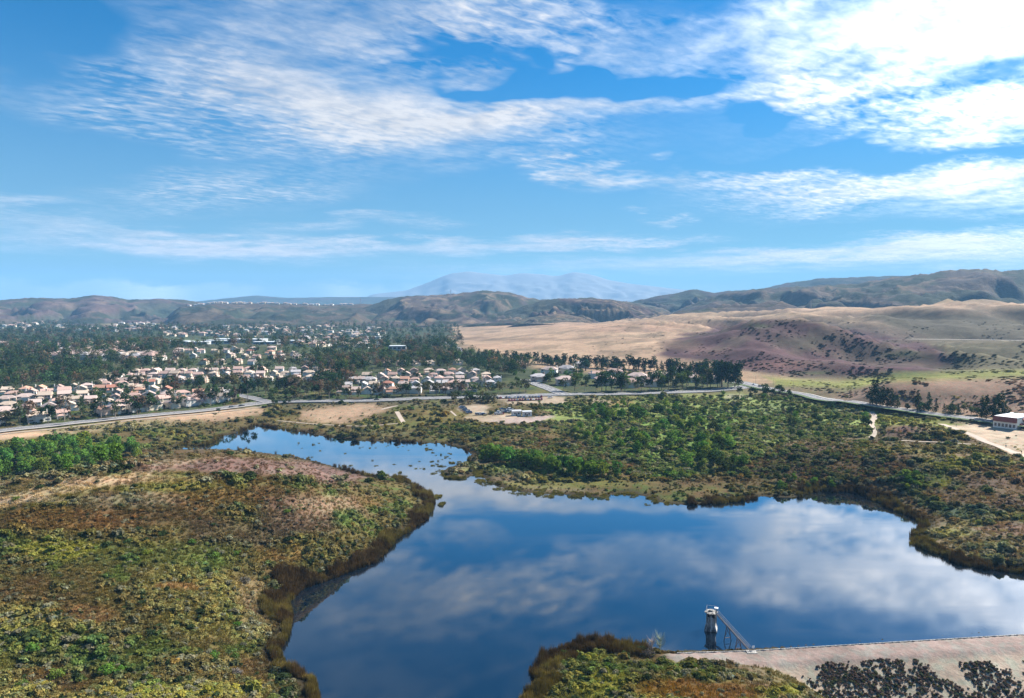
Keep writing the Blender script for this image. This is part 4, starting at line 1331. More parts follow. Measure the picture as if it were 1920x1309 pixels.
class MB:
    def __init__(self):
        self.v, self.f = [], []
    def box(self, x0, x1, y0, y1, z0, z1):
        b_ = len(self.v)
        self.v += [(x0, y0, z0), (x1, y0, z0), (x1, y1, z0), (x0, y1, z0), (x0, y0, z1), (x1, y0, z1), (x1, y1, z1), (x0, y1, z1)]
        self.f += [tuple(b_ + i for i in q) for q in ((0, 3, 2, 1), (4, 5, 6, 7), (0, 1, 5, 4), (1, 2, 6, 5), (2, 3, 7, 6), (3, 0, 4, 7))]
        return self
    def poly(self, pts):
        b_ = len(self.v)
        self.v += pts
        self.f.append(tuple(range(b_, b_ + len(pts))))
        return self
    def bar(self, p, q, w, h=None):
        """a square bar from p to q"""
        p, q = Vector(p), Vector(q)
        h = h or w
        t = (q - p).normalized()
        u = t.cross(Vector((0, 0, 1)))
        if u.length < 1e-3:
            u = Vector((1, 0, 0))
        u.normalize()
        k = u.cross(t)
        b_ = len(self.v)
        for c in (p, q):
            for (a, e) in ((-1, -1), (1, -1), (1, 1), (-1, 1)):
                self.v.append(tuple(c + u * a * w / 2 + k * e * h / 2))
        self.f += [tuple(b_ + i for i in z) for z in ((0, 3, 2, 1), (4, 5, 6, 7), (0, 1, 5, 4), (1, 2, 6, 5), (2, 3, 7, 6), (3, 0, 4, 7))]
        return self
    def hip(self, x0, x1, y0, y1, z0, rise, over=0.5, gable=False, thick=0.22):
        """a tiled roof with its eaves"""
        x0, x1, y0, y1 = x0 - over, x1 + over, y0 - over, y1 + over
        b_ = len(self.v)
        if x1 - x0 >= y1 - y0:
            i = 0.0 if gable else (y1 - y0) / 2
            r = [(x0 + i, (y0 + y1) / 2, z0 + rise), (x1 - i, (y0 + y1) / 2, z0 + rise)]
            fs = ((0, 1, 5, 4), (2, 3, 4, 5), (1, 2, 5), (3, 0, 4))
        else:
            i = 0.0 if gable else (x1 - x0) / 2
            r = [((x0 + x1) / 2, y0 + i, z0 + rise), ((x0 + x1) / 2, y1 - i, z0 + rise)]
            fs = ((1, 2, 5, 4), (3, 0, 4, 5), (0, 1, 4), (2, 3, 5))
        self.v += [(x0, y0, z0), (x1, y0, z0), (x1, y1, z0), (x0, y1, z0)] + r
        self.v += [(x0, y0, z0 - thick), (x1, y0, z0 - thick), (x1, y1, z0 - thick), (x0, y1, z0 - thick)]
        self.f += [tuple(b_ + i for i in q) for q in fs]
        self.f += [tuple(b_ + i for i in q) for q in ((6, 7, 1, 0), (7, 8, 2, 1), (8, 9, 3, 2), (9, 6, 0, 3), (6, 9, 8, 7))]
        return self
    def mesh(self, name, mat):
        me_ = bpy.data.meshes.new(name)
        me_.from_pydata([tuple(p) for p in self.v], [], self.f)
        me_.materials.append(mat)
        me_.update()
        return me_

def house_plan(kind):
    """meshes of one house type, without materials: list of (part name, MB, material slot)"""
    parts = []
    w, r, c, win, gar, dr = MB(), MB(), MB(), [], MB(), MB()
    if kind == 0:                     # two storeys, garage wing in front
        w.box(-6, 6, -4, 5, -1.5, 5.8).box(-6, 0.2, -8.5, -4, -1.5, 3.1)
        r.hip(-6, 6, -4, 5, 5.8, 2.4).hip(-6, 0.2, -8.5, -3.5, 3.1, 1.6, gable=True)
        c.box(4.2, 5.3, 5.02, 5.9, 0, 9.0)
        win = [(-4.5, -2.5, 4.0), (1.0, 3.0, 4.0), (3.6, 5.2, 4.0), (1.2, 4.8, 1.0)]
        gar.box(-5.2, -0.8, -8.56, -8.5, -0.2, 2.3)
    elif kind == 1:                   # gabled front
        w.box(-5, 5.5, -5, 5.5, -1.5, 5.6)
        r.hip(-5, 5.5, -5, 5.5, 5.6, 3.0, gable=True).hip(-5.2, 0.3, -7.6, -4.0, 3.0, 1.5)
        w.box(-5.2, 0.3, -7.6, -5, -1.5, 3.0)
        w.poly([(5.5, -5, 5.6), (5.5, 5.5, 5.6), (5.5, .25, 8.4)]).poly([(-5, 5.5, 5.6), (-5, -5, 5.6), (-5, .25, 8.4)])
        c.box(-6.0, -5.02, 1, 2.2, 0, 9.2)
        win = [(-3.5, -1.6, 3.9), (1.0, 2.6, 3.9), (3.2, 4.8, 3.9), (1.2, 4.4, 0.9)]
        gar.box(-4.6, -0.4, -7.66, -7.6, -0.2, 2.3)
    elif kind == 2:                   # deep house, gable end to the street
        w.box(-4.5, 4.5, -6, 6, -1.5, 5.7).box(4.5, 7.5, -3, 6, -1.5, 3.0)
        r.hip(-4.5, 4.5, -6, 6, 5.7, 2.7, gable=True).hip(4.4, 7.5, -3, 6, 3.0, 1.3)
        w.poly([(-4.5, -6, 5.7), (4.5, -6, 5.7), (0, -6, 8.15)]).poly([(4.5, 6, 5.7), (-4.5, 6, 5.7), (0, 6, 8.15)])
        c.box(-5.4, -4.52, 0, 1.2, 0, 9.0)
        win = [(-3.4, -1.6, 3.9), (1.4, 3.2, 3.9), (1.2, 3.6, 0.9)]
        gar.box(-3.8, 0.4, -6.06, -6, -0.2, 2.3)
    else:                             # wide hip roofed house
        w.box(-8, 8, -4.5, 5, -1.5, 5.6).box(-3, 3, -6.6, -4.5, -1.5, 5.0)
        r.hip(-8, 8, -4.5, 5, 5.6, 2.6).hip(-3, 3, -6.6, -2.5, 5.0, 1.9, gable=False)
        c.box(6.2, 7.2, 5.02, 5.8, 0, 9.0)
        win = [(-7, -5.2, 3.9), (4.2, 6.0, 3.9), (-7, -4.2, 0.9), (4, 7, 0.9)]
        gar.box(-2.2, 2.2, -6.66, -6.6, -0.2, 2.3)
    fy = {0: -4, 1: -5, 2: -6, 3: -4.5}[kind]
    parts.append(('wall', w, 'wall'))
    parts.append(('roof', r, 'roof'))
    parts.append(('chimney', c, 'wall'))
    parts.append(('garage_door', gar, 'gar'))
    for (a, b_, z0) in win:
        parts.append(('window', MB().box(a, b_, fy - 0.05, fy + 0.02, z0, z0 + 1.25), 'glass'))
    # side and back windows
    ex = {0: 6, 1: 5.5, 2: 4.5, 3: 8}[kind]
    bx_ = {0: 5, 1: 5.5, 2: 6, 3: 5}[kind]
    parts.append(('window', MB().box(ex - 0.02, ex + 0.05, -1.2, 0.6, 3.9, 5.1), 'glass'))
    parts.append(('window', MB().box(-ex + 1.6, -ex + 3.6, bx_ - 0.02, bx_ + 0.05, 3.9, 5.1), 'glass'))
    return parts

HOUSE_MESH = {}
def house_meshes(kind, roof_i, wall_i):
    key = (kind, roof_i, wall_i)
    if key not in HOUSE_MESH:
        mats = {'wall': WALLS[wall_i][1], 'roof': ROOFS[roof_i][1], 'glass': M_GLASS, 'gar': M_GAR}
        HOUSE_MESH[key] = [(nm, mb.mesh(nm, mats[sl])) for nm, mb, sl in house_plan(kind)]
    return HOUSE_MESH[key]

def empty(name, loc, rz=0.0, scale=1.0):
    o = bpy.data.objects.new(name, None)
    o.empty_display_size = 0.5
    o.location = loc
    o.rotation_euler = (0, 0, rz)
    o.scale = (scale, scale, scale)
    COL.objects.link(o)
    return o

def ordinal(k):
    return '%d%s' % (k, 'th' if 10 <= k % 100 <= 20 else {1: 'st', 2: 'nd', 3: 'rd'}.get(k % 10, 'th'))

HOUSE_AT = []
def house(x, y, rz, kind, ri, wi, label, group, scale=1.0, name='house', parts=99):
    z = gz(x, y)
    r = empty(name, (x, y, z), rz, scale)
    tag(r, label, 'house', group)
    for nm, me_ in house_meshes(kind, ri, wi)[:parts]:
        link(nm, me_, None, r)
    HOUSE_AT.append((x, y))
    return r

def house_row(pts, gap, where, group, ri_w, skip=0.0, jit=2.0, scale=1.0, parts=99, face=0.0, seed=0):
    rr = random.Random(seed)
    a = land_line(pts, 4.0)
    seg = np.linalg.norm(np.diff(a, axis=0), axis=1)
    cum = np.concatenate([[0], np.cumsum(seg)])
    t = rr.random() * gap * 0.5
    spots = []
    while t < cum[-1]:
        x = np.interp(t, cum, a[:, 0])
        y = np.interp(t, cum, a[:, 1])
        k = min(np.searchsorted(cum, t), len(a) - 2)
        d = a[k + 1] - a[k]
        if rr.random() >= skip:
            spots.append((x + rr.uniform(-1, 1) * jit, y + rr.uniform(-1, 1) * jit * 1.5, math.atan2(d[1], d[0])))
        t += gap * rr.uniform(0.88, 1.18)
    for i, (x, y, an) in enumerate(spots):
        kind = rr.choice((0, 0, 1, 2, 2, 3, 1))
        ri = rr.choices(range(6), ri_w)[0]
        wi = rr.choice((0, 0, 1, 1, 2))
        rz = an + face + rr.choice((0, 0, 0, math.pi, math.pi / 2, -math.pi / 2)) + rr.uniform(-.12, .12)
        house(x, y, rz, kind, ri, wi, '%s house, %s roof, %s from left in %s' % (WALLS[wi][0], ROOFS[ri][0], ordinal(i + 1), where), group, scale * rr.uniform(0.86, 1.06), parts=parts)

RW_A = (5, 1.6, 5, 4, 1.2, 1)
RW_P = (4, 1, 6, 5, 0.5, 1)
RW_D = (4, 0.6, 5, 3, 0.3, 4)
GA_ = 'houses of the estate at the left by the road'
GB_ = 'houses of the middle estate'
GC_ = 'houses on the rise behind'
GD_ = 'houses of the central estate'
house_row([(-60, 800), (60, 790), (180, 778), (300, 766), (420, 752)], 14.5, 'the front row by the road', GA_, RW_A, 0.1, seed=1)
house_row([(-60, 785), (100, 772), (260, 760), (430, 747)], 14.5, 'row two from the road', GA_, RW_A, 0.08, seed=2)
house_row([(-60, 772), (150, 757), (420, 741)], 14.5, 'row three from the road', GA_, RW_A, 0.08, seed=3)
house_row([(-60, 760), (200, 744), (330, 737)], 14.5, 'row four from the road', GA_, RW_A, 0.08, seed=4)
house_row([(-60, 750), (150, 738), (310, 730)], 14.5, 'row five from the road', GA_, RW_A, 0.08, seed=5)
house_row([(-60, 741), (280, 724)], 15, 'row six from the road', GA_, RW_A, 0.08, seed=6)
house_row([(190, 721), (450, 716), (640, 712)], 14.5, 'the nearest row of the middle estate', GB_, RW_P, 0.03, seed=7, parts=6)
house_row([(200, 711), (440, 707), (640, 703)], 14.5, 'the second row of the middle estate', GB_, RW_P, 0.03, seed=8, parts=6)
house_row([(250, 703), (450, 699), (600, 696)], 14.5, 'the last row of the middle estate', GB_, RW_P, 0.03, seed=9, parts=6)
house_row([(250, 687), (400, 683), (600, 686)], 22, 'the lowest row on the wooded rise', GC_, RW_P, 0.45, seed=10, parts=5)
house_row([(240, 677), (420, 671), (610, 678)], 21, 'the second row on the wooded rise', GC_, RW_P, 0.2, seed=11, parts=5)
house_row([(270, 667), (420, 661), (560, 668)], 22, 'the third row on the wooded rise', GC_, RW_P, 0.2, seed=12, parts=5)
house_row([(330, 660), (520, 657)], 30, 'the top row on the wooded rise', GC_, RW_P, 0.2, seed=13, parts=5)
house_row([(640, 739), (760, 737), (890, 734)], 13.5, 'the front row of the central estate', GD_, RW_D, 0.0, seed=14, face=0.0)
house_row([(640, 729), (780, 727), (925, 724)], 13.5, 'the second row of the central estate', GD_, RW_D, 0.0, seed=15)
house_row([(650, 719), (940, 716)], 13.5, 'the third row of the central estate', GD_, RW_D, 0.0, seed=16)
house_row([(680, 710), (935, 708)], 16, 'the fourth row of the central estate', GD_, RW_D, 0.0, seed=17)
house_row([(725, 703), (900, 701)], 17, 'the back row of the central estate', GD_, RW_D, 0.05, seed=18)
house_row([(715, 687), (860, 684)], 24, 'the row behind the centre', GD_, RW_P, 0.1, seed=19, parts=5)
house_row([(640, 684), (690, 681)], 26, 'the row left of tall trees', GD_, RW_A, 0.0, seed=20, parts=5)
COND = [(975, 691), (1030, 702), (1062, 700), (1118, 709), (1152, 706), (1195, 716), (1240, 713), (1292, 716), (1010, 715), (1135, 722), (1060, 722), (1335, 718), (1180, 726), (1225, 724), (1090, 690), (1270, 700)]
for i, (a_, b_) in enumerate(sorted(COND)):
    q = land(a_, b_)
    ri = rnd.choice((0, 0, 2, 2, 5, 3))
    wi = rnd.choice((0, 1, 1, 2))
    house(q.x, q.y, rnd.uniform(-.3, .3) + rnd.choice((0, math.pi)), 3, ri, wi, 'wide %s house with %s hip roof, %s from the left among the conifers' % (WALLS[wi][0], ROOFS[ri][0], ordinal(i + 1)),
          'wide hip roofed houses among the conifers', rnd.uniform(1.15, 1.45))

# ------------------------------------------------------------------ far buildings
M_FLATR = plain('white_flat_roof', (0.62, 0.64, 0.66), 0.8, 0.06, 0.1)
M_GREYW = plain('grey_panel_wall', (0.45, 0.45, 0.46), 0.8, 0.1, 0.1)
FARB = [(335, 642, 60, 26, 7), (372, 646, 46, 24, 6), (412, 643, 66, 30, 8), (432, 636, 75, 34, 8), (468, 638, 80, 36, 9), (545, 640, 70, 32, 8), (585, 637, 46, 26, 7), (500, 645, 55, 24, 6), (745, 655, 34, 20, 8), (700, 628, 40, 22, 7)]
for i, (a_, b_, w_, d_, h_) in enumerate(sorted(FARB)):
    q = P(a_, b_, 22)
    z = gz(q.x, q.y)
    r = empty('low_building', (q.x, q.y, z), rnd.uniform(-.15, .15))
    tag(r, 'long low building with white flat roof, %s from the left beyond the houses' % ordinal(i + 1), 'building', 'long low buildings beyond the houses')
    link('wall', MB().box(-w_ / 2, w_ / 2, -d_ / 2, d_ / 2, -3, h_).mesh('wall', M_GREYW), None, r)
    link('roof', MB().box(-w_ / 2 - .4, w_ / 2 + .4, -d_ / 2 - .4, d_ / 2 + .4, h_ + 0.003, h_ + 0.9).mesh('roof', M_FLATR), None, r)
    for k in range(4):
        x0 = -w_ / 2 + w_ * (k + .18) / 4
        link('window', MB().box(x0, x0 + w_ * .16, -d_ / 2 - .08, -d_ / 2 + .02, h_ * .35, h_ * .75).mesh('window', M_GLASS), None, r)
# the old school-like house with the gable in the green (far left)
# specks of far settlement: too many and too small to tell apart
far_c = proto_collection('far_house_kinds', [])
for i in range(4):
    mb = MB().box(-6, 6, -5, 5, -4, 5).hip(-6, 6, -5, 5, 5.01, 2.6)
    me_ = mb.mesh('far_house_shape', WALLS[i % 2][1])
    me_.materials.append(ROOFS[(0, 2, 3, 5)[i]][1])
    for p_ in me_.polygons:
        if p_.index > 5:
            p_.material_index = 1
    far_c.objects.link(bpy.data.objects.new('far_house_kinds_%02d' % i, me_))
fx, fy_ = [], []
rg = np.random.default_rng(3)
for (k, box) in ((260, (-100, 340, 596, 606)), (120, (-100, 260, 648, 668)), (130, (300, 720, 612, 632)), (90, (0, 300, 668, 676)), (60, (560, 720, 634, 652)), (120, (-150, 300, 606, 622))):
    x, y, z = sample_land(k, box[0], box[1], box[2], box[3], rg)
    fx.append(x)
    fy_.append(y)
fx, fy_ = np.concatenate(fx), np.concatenate(fy_)
ok = (np.hypot(fx, fy_) < 5200)
fx, fy_ = fx[ok], fy_[ok]
fz = ground(fx, fy_)
# houses along the top of the plateau ridge
A_, D_, Z_, azs_, T_ = HILLS[2]
row = int(np.argmin(np.abs(T_ + 0.04)))
selc = rg.integers(25, A_.shape[1] - 60, 70)
fx = np.concatenate([fx, np.sin(A_[row, selc]) * D_[row, selc]])
fy_ = np.concatenate([fy_, np.cos(A_[row, selc]) * D_[row, selc]])
fz = np.concatenate([fz, Z_[row, selc] - 1])
kk = len(fx)
ss = 0.9 + 0.8 * rg.random(kk)
scatter('far_houses', far_c, np.stack([fx, fy_, fz], 1), np.stack([ss * 1.3, ss, ss], 1), np.stack([np.zeros(kk), np.zeros(kk), rg.normal(size=kk) * .4], 1), np.ones((kk, 3)), rg.integers(0, 4, kk),
        'far-off houses scattered through the wooded valley and along the ridge', 'houses')

print('houses', len(HOUSE_AT))

# ------------------------------------------------------------------ trees
def clumps_in(rg, k, fn):
    return [fn(rg) for _ in range(k)]

def make_crown(kind, seed, detail=1.0):
    """crown of unit-height trees (height 1 = top of the crown)"""
    rg = np.random.default_rng(seed)
    cl = []
    if kind == 'willow':              # low, wide, rounded, leafy to the ground
        for i in range(15):
            a = rg.random() * 6.283
            h = 0.18 + 0.62 * rg.random()
            r = 0.40 * math.sqrt(rg.random()) * (1.1 - 0.6 * h)
            cl.append((math.cos(a) * r, math.sin(a) * r, h, 0.14 + 0.09 * rg.random()))
        cl.append((0, 0, 0.80, 0.16))
        return leafy('crown', cl, 1150 * detail, 0.050, rg, M_LEAF, 1.0)
    if kind == 'gum':                 # tall, open, ragged
        for i in range(13):
            a = rg.random() * 6.283
            h = 0.36 + 0.54 * rg.random()
            r = 0.27 * math.sqrt(rg.random()) * (1.25 - 0.6 * abs(h - 0.55) * 2)
            cl.append((math.cos(a) * r, math.sin(a) * r, h, 0.085 + 0.065 * rg.random()))
        cl.append((0, 0, 0.92, 0.08))
        return leafy('crown', cl, 2000 * detail, 0.043, rg, M_LEAF, 1.15)
    if kind == 'round':               # dense round street tree
        for i in range(16):
            a = rg.random() * 6.283
            h = 0.34 + 0.48 * rg.random()
            r = 0.34 * math.sqrt(rg.random()) * math.sqrt(max(0.1, 1 - ((h - 0.58) / 0.36) ** 2))
            cl.append((math.cos(a) * r, math.sin(a) * r, h, 0.13 + 0.07 * rg.random()))
        cl.append((0, 0, 0.86, 0.12))
        return leafy('crown', cl, 1200 * detail, 0.046, rg, M_LEAF, 0.95)
    if kind == 'pine':                # dark conifer, pointed
        for i in range(26):
            a = rg.random() * 6.283
            h = 0.12 + 0.82 * (i / 25.0)
            r = 0.22 * (1.0 - h) ** 0.8 * (0.5 + 0.7 * rg.random())
            cl.append((math.cos(a) * r, math.sin(a) * r, h, 0.055 + 0.085 * (1 - h) + 0.02 * rg.random()))
        cl.append((0, 0, 0.97, 0.03))
        return leafy('crown', cl, 2300 * detail, 0.030, rg, M_LEAF, 0.9)
    if kind == 'broadpine':           # broad old pine
        for i in range(18):
            a = rg.random() * 6.283
            h = 0.22 + 0.66 * rg.random()
            r = 0.30 * math.sqrt(rg.random()) * (1.15 - 0.75 * h)
            cl.append((math.cos(a) * r, math.sin(a) * r, h, 0.11 + 0.07 * rg.random()))
        cl.append((0, 0, 0.90, 0.09))
        return leafy('crown', cl, 1500 * detail, 0.040, rg, M_LEAF, 0.95)
    for i in range(12):               # cypress column
        h = 0.10 + 0.80 * i / 11
        cl.append((rg.normal() * .012, rg.normal() * .012, h, 0.075 * (1.1 - 0.75 * max(0, h - .4))))
    return leafy('crown', cl, 3200 * detail, 0.022, rg, M_LEAF, 1.3)

def make_trunk(kind, seed):
    rr = random.Random(seed)
    top = {'willow': .5, 'gum': .82, 'round': .55, 'pine': .9, 'broadpine': .75, 'cypress': .8}[kind]
    r0 = {'willow': .020, 'gum': .014, 'round': .022, 'pine': .016, 'broadpine': .022, 'cypress': .02}[kind]
    bend = [(rr.uniform(-.03, .03), rr.uniform(-.03, .03)) for _ in range(3)]
    main = [(0, 0, -.04, r0 * 1.4), (bend[0][0] * .3, bend[0][1] * .3, top * .3, r0), (bend[1][0], bend[1][1], top * .65, r0 * .7), (bend[2][0], bend[2][1], top, r0 * .25)]
    paths = [main]
    if kind in ('willow', 'gum', 'round', 'broadpine'):
        for i in range(4):
            a = i * 1.6 + rr.random()
            h = top * rr.uniform(.35, .7)
            ln = rr.uniform(.14, .26)
            paths.append([(bend[0][0] * .5, bend[0][1] * .5, h, r0 * .6), (math.cos(a) * ln * .6, math.sin(a) * ln * .6, h + ln * .55, r0 * .4), (math.cos(a) * ln, math.sin(a) * ln, h + ln * 1.2, r0 * .15)])
    return tube_mesh('trunk', paths, M_BARKG if kind == 'gum' else M_BARK, 5)

TREE = {}
for kd, cnt in (('willow', 5), ('gum', 5), ('round', 4), ('pine', 4), ('broadpine', 3), ('cypress', 2)):
    TREE[kd] = [(make_trunk(kd, 300 + i), make_crown(kd, 400 + i * 7)) for i in range(cnt)]

TREE_AT = []
TREE_UP = 1.5          # the photograph's trees are tall for their kind
def tree(kind, x, y, h, w, tint, name, label, group, cat='tree', z=None):
    t_, c_ = rnd.choice(TREE[kind])
    z = gz(x, y) if z is None else z
    r = empty(name, (x, y, z - 0.1), rnd.random() * 6.283)
    r.scale = (w, w, h)
    if label:
        tag(r, label, cat, group)
    link('trunk', t_, None, r)
    c = link('crown', c_, None, r)
    c['tint'] = [float(v) for v in tint]
    TREE_AT.append((x, y, w * 0.3))
    return r

def tint_of(base, amt=0.38, hue=0.10):
    v = 1 + rnd.uniform(-amt, amt)
    h = rnd.gauss(0, hue)
    return (base[0] * v * (1 + h), base[1] * v, base[2] * v * (1 - h))

T_WIL = (0.085, 0.165, 0.030)
T_WILY = (0.140, 0.195, 0.036)
T_GUM = (0.085, 0.088, 0.048)
T_GUMR = (0.135, 0.092, 0.066)
T_PINE = (0.022, 0.045, 0.024)
T_DARK = (0.030, 0.055, 0.024)
T_MID = (0.060, 0.095, 0.030)

def grove(poly, k, kind, hrange, wf, tints, name, where, group, min_gap=3.0, seed=0, cat='tree'):
    """trees spread over a part of the picture's land, named from left to right"""
    rg = np.random.default_rng(seed)
    p = np.array(poly, dtype=float)
    got, tries = [], 0
    while len(got) < k and tries < 60:
        tries += 1
        x, y, z = sample_land(k * 3, p[:, 0].min(), p[:, 0].max(), p[:, 1].min(), p[:, 1].max(), rg)
        px, py = proj(x, y, z)
        ok = (sdf_poly(px, py, p) < 0) & (ground(x, y, GS) > 1.0) & ~on_tracks(x, y, 1.5)
        for i in np.nonzero(ok)[0]:
            if len(got) >= k:
                break
            if all((x[i] - g[0]) ** 2 + (y[i] - g[1]) ** 2 > min_gap ** 2 for g in got) and all((x[i] - q[0]) ** 2 + (y[i] - q[1]) ** 2 > 64 for q in HOUSE_AT):
                got.append((x[i], y[i], px[i]))
    got.sort(key=lambda g: g[2])
    for i, (x, y, _) in enumerate(got):
        h = rnd.uniform(*hrange) * TREE_UP
        tree(kind if isinstance(kind, str) else rnd.choice(kind), x, y, h, h * rnd.uniform(*wf), tint_of(rnd.choice(tints)), name, where % ordinal(i + 1), group, cat)

def tree_row(pts, gap, kind, hrange, wf, tints, name, where, group, skip=0.1, jit=2.0, cat='tree'):
    a = land_line(pts, 3.0)
    cum = np.concatenate([[0], np.cumsum(np.linalg.norm(np.diff(a, axis=0), axis=1))])
    t, i = rnd.random() * gap, 0
    while t < cum[-1]:
        x, y = np.interp(t, cum, a[:, 0]) + rnd.uniform(-jit, jit), np.interp(t, cum, a[:, 1]) + rnd.uniform(-jit, jit)
        t += gap * rnd.uniform(.55, 1.45)
        if rnd.random() < skip:
            continue
        i += 1
        h = rnd.uniform(*hrange) * TREE_UP
        tree(kind if isinstance(kind, str) else rnd.choice(kind), x, y, h, h * rnd.uniform(*wf), tint_of(rnd.choice(tints)), name, where % ordinal(i), group, cat)

# willows of the wetland
GW = 'willows in the wetland'
tree_row([(898, 862), (930, 866), (980, 873), (1030, 884), (1080, 892), (1120, 897), (1150, 900)], 5.0, 'willow', (5.5, 8.0), (.85, 1.15), [T_WIL, T_WILY, (.10, .19, .03)], 'willow_tree',
         'bright green willow, %s from the left in the row beside the marsh', GW, 0.0, 2.5)
tree_row([(910, 856), (960, 862), (1020, 872), (1090, 884), (1170, 893)], 8.0, 'willow', (5, 7), (.85, 1.15), [T_WIL, (.07, .15, .03)], 'willow_tree', 'green willow, %s from the left in the second row beside the marsh', GW, 0.1, 3)
grove([(1050, 800), (1100, 770), (1180, 756), (1260, 760), (1330, 800), (1400, 850), (1400, 885), (1300, 880), (1180, 850), (1080, 828)], 92, 'willow', (4.0, 7.5), (.8, 1.1), [T_WIL, T_WIL, T_WILY, T_MID], 'willow_tree',
      'green willow, %s from the left in the wetland thicket', GW, 5.0, 41)
grove([(1180, 750), (1400, 742), (1560, 760), (1635, 785), (1630, 812), (1500, 826), (1380, 830), (1300, 790)], 60, ('willow', 'willow', 'round'), (2.6, 5.5), (.8, 1.2), [T_MID, T_DARK, (.10, .14, .05), T_WIL], 'willow_tree',
      'low bushy tree, %s from the left in the meadow below the road junction', GW, 6.0, 42)
grove([(0, 838), (120, 832), (230, 836), (270, 858), (230, 872), (150, 880), (60, 898), (-60, 905)], 74, 'willow', (4.5, 7.5), (.75, 1.0), [T_WIL, T_WIL, (.075, .16, .03), T_WILY], 'willow_tree',
      'bright green willow, %s from the left in the hollow behind the hill', 'willows in the hollow', 4.0, 43)
grove([(1440, 905), (1480, 898), (1560, 905), (1580, 918), (1450, 922)], 8, 'willow', (2.6, 4.2), (.9, 1.2), [T_WIL, T_MID], 'willow_tree', 'small green willow, %s from the left on the far bank below the dark slope', GW, 4.0, 44)
grove([(1670, 895), (1720, 895), (1730, 920), (1690, 925)], 5, 'willow', (2.4, 3.6), (1.0, 1.3), [T_WILY, T_WIL], 'willow_tree', 'lime green bushy willow, %s from the left above the reedy bay', GW, 4.0, 45)
grove([(1380, 742), (1400, 735), (1460, 735), (1490, 742), (1470, 748)], 9, 'round', (5, 7.5), (.9, 1.2), [T_DARK], 'willow_tree', 'dark round tree, %s from the left beside the road junction', GW, 3.0, 46)
grove([(940, 768), (1120, 772), (1100, 790), (1240, 780), (1180, 760), (1110, 760)], 26, 'willow', (2.5, 4.5), (.9, 1.2), [T_WIL, T_MID], 'willow_tree', 'leafy green tree, %s from the left behind the gravel lot', GW, 4.0, 47)

# street trees along the lake road
GG = 'eucalyptus along the lake road'
tree_row([(-80, 811), (60, 795), (180, 784), (300, 770), (420, 757), (468, 751)], 9.5, ('gum', 'gum', 'round'), (8.5, 14), (.85, 1.15), [T_GUM, T_GUMR, T_DARK, T_DARK], 'eucalyptus_tree', 'tall thin eucalyptus, %s from the left in the row below the left estate', GG, 0.06, 3)
tree_row([(-80, 818), (60, 803), (180, 791), (300, 778)], 38, 'gum', (7, 10), (.6, .8), [T_GUM], 'eucalyptus_tree', 'young eucalyptus, %s from the left on the lake side of the road', GG, 0.3, 2)
tree_row([(530, 749), (600, 748), (700, 746), (800, 742), (900, 739), (1000, 735)], 9.0, ('gum', 'gum', 'round'), (7.5, 12), (.8, 1.1), [T_GUM, T_GUMR, T_GUM, T_MID], 'eucalyptus_tree', 'ragged eucalyptus, %s from the left in front of the central estate', GG, 0.05, 4)
tree_row([(1050, 733), (1120, 734), (1200, 733), (1280, 730), (1360, 725)], 7.0, ('gum', 'round', 'gum', 'broadpine'), (9, 16), (.75, 1.0), [T_GUM, T_DARK, T_DARK, T_MID], 'eucalyptus_tree', 'dark roadside tree, %s from the left along the road right of the side street', GG, 0.05, 4)
tree_row([(505, 747), (560, 745)], 8.0, 'round', (5, 8), (1.0, 1.2), [T_DARK, T_MID], 'eucalyptus_tree', 'round dark tree, %s from the left by the estate entrance', GG, 0.0, 3)
for i, (a_, b_, h_) in enumerate(((514, 761, 7), (533, 760, 5), (541, 757, 6), (410, 775, 5))):
    q = land(a_, b_)
    tree('round', q.x, q.y, h_, h_ * 1.1, tint_of(T_DARK), 'round_tree', 'dark round tree standing alone by the road, %s of four from the left' % ordinal(i + 1 if a_ > 500 else 1) if a_ > 500 else 'small round tree beside the verge of the lake road', 'lone trees by the lake road')

grove([(845, 756), (860, 744), (900, 742), (935, 752), (925, 766), (900, 774), (880, 764)], 11, ('round', 'gum'), (5, 8), (.95, 1.2), [T_MID, T_GUM, T_DARK], 'lot_tree', 'olive green tree, %s from the left around the lower gravel lot', 'trees around the gravel lots', 5, 48)
grove([(960, 757), (1060, 757), (1060, 764), (960, 764)], 8, 'round', (2, 3), (1.0, 1.3), [T_MID, T_DARK], 'lot_tree', 'small round tree, %s from the left in the strip between the two lots', 'trees around the gravel lots', 4, 49)
# conifers
GP = 'conifers behind the houses'
tree_row([(880, 676), (960, 680), (1040, 684), (1100, 688), (1180, 692), (1290, 698), (1390, 706)], 6.0, ('pine', 'broadpine', 'broadpine'), (9, 14), (.9, 1.25), [T_PINE], 'conifer_tree', 'dark conifer, %s from the left in the line below the dry field', GP, 0.02, 5)
tree_row([(880, 684), (1000, 690), (1150, 698), (1390, 712)], 9, ('pine', 'broadpine', 'round'), (8, 12), (.9, 1.2), [T_PINE, T_DARK], 'conifer_tree', 'dark conifer, %s from the left in the second line below the dry field', GP, 0.1, 5)
for i, (a_, b_, h_) in enumerate(((1258, 722, 19), (1275, 723, 21), (1290, 724, 19), (1318, 726, 20), (1326, 724, 22), (1345, 727, 19), (1353, 726, 25), (1365, 727, 24), (1378, 726, 22), (1384, 727, 18))):
    q = land(a_, b_)
    h_ *= 1.28
    tree('broadpine', q.x, q.y, h_, h_ * rnd.uniform(.65, .85), tint_of(T_PINE), 'conifer_tree', 'big dark pine, %s from the left beside the road junction' % ordinal(i + 1), 'big pines beside the junction')
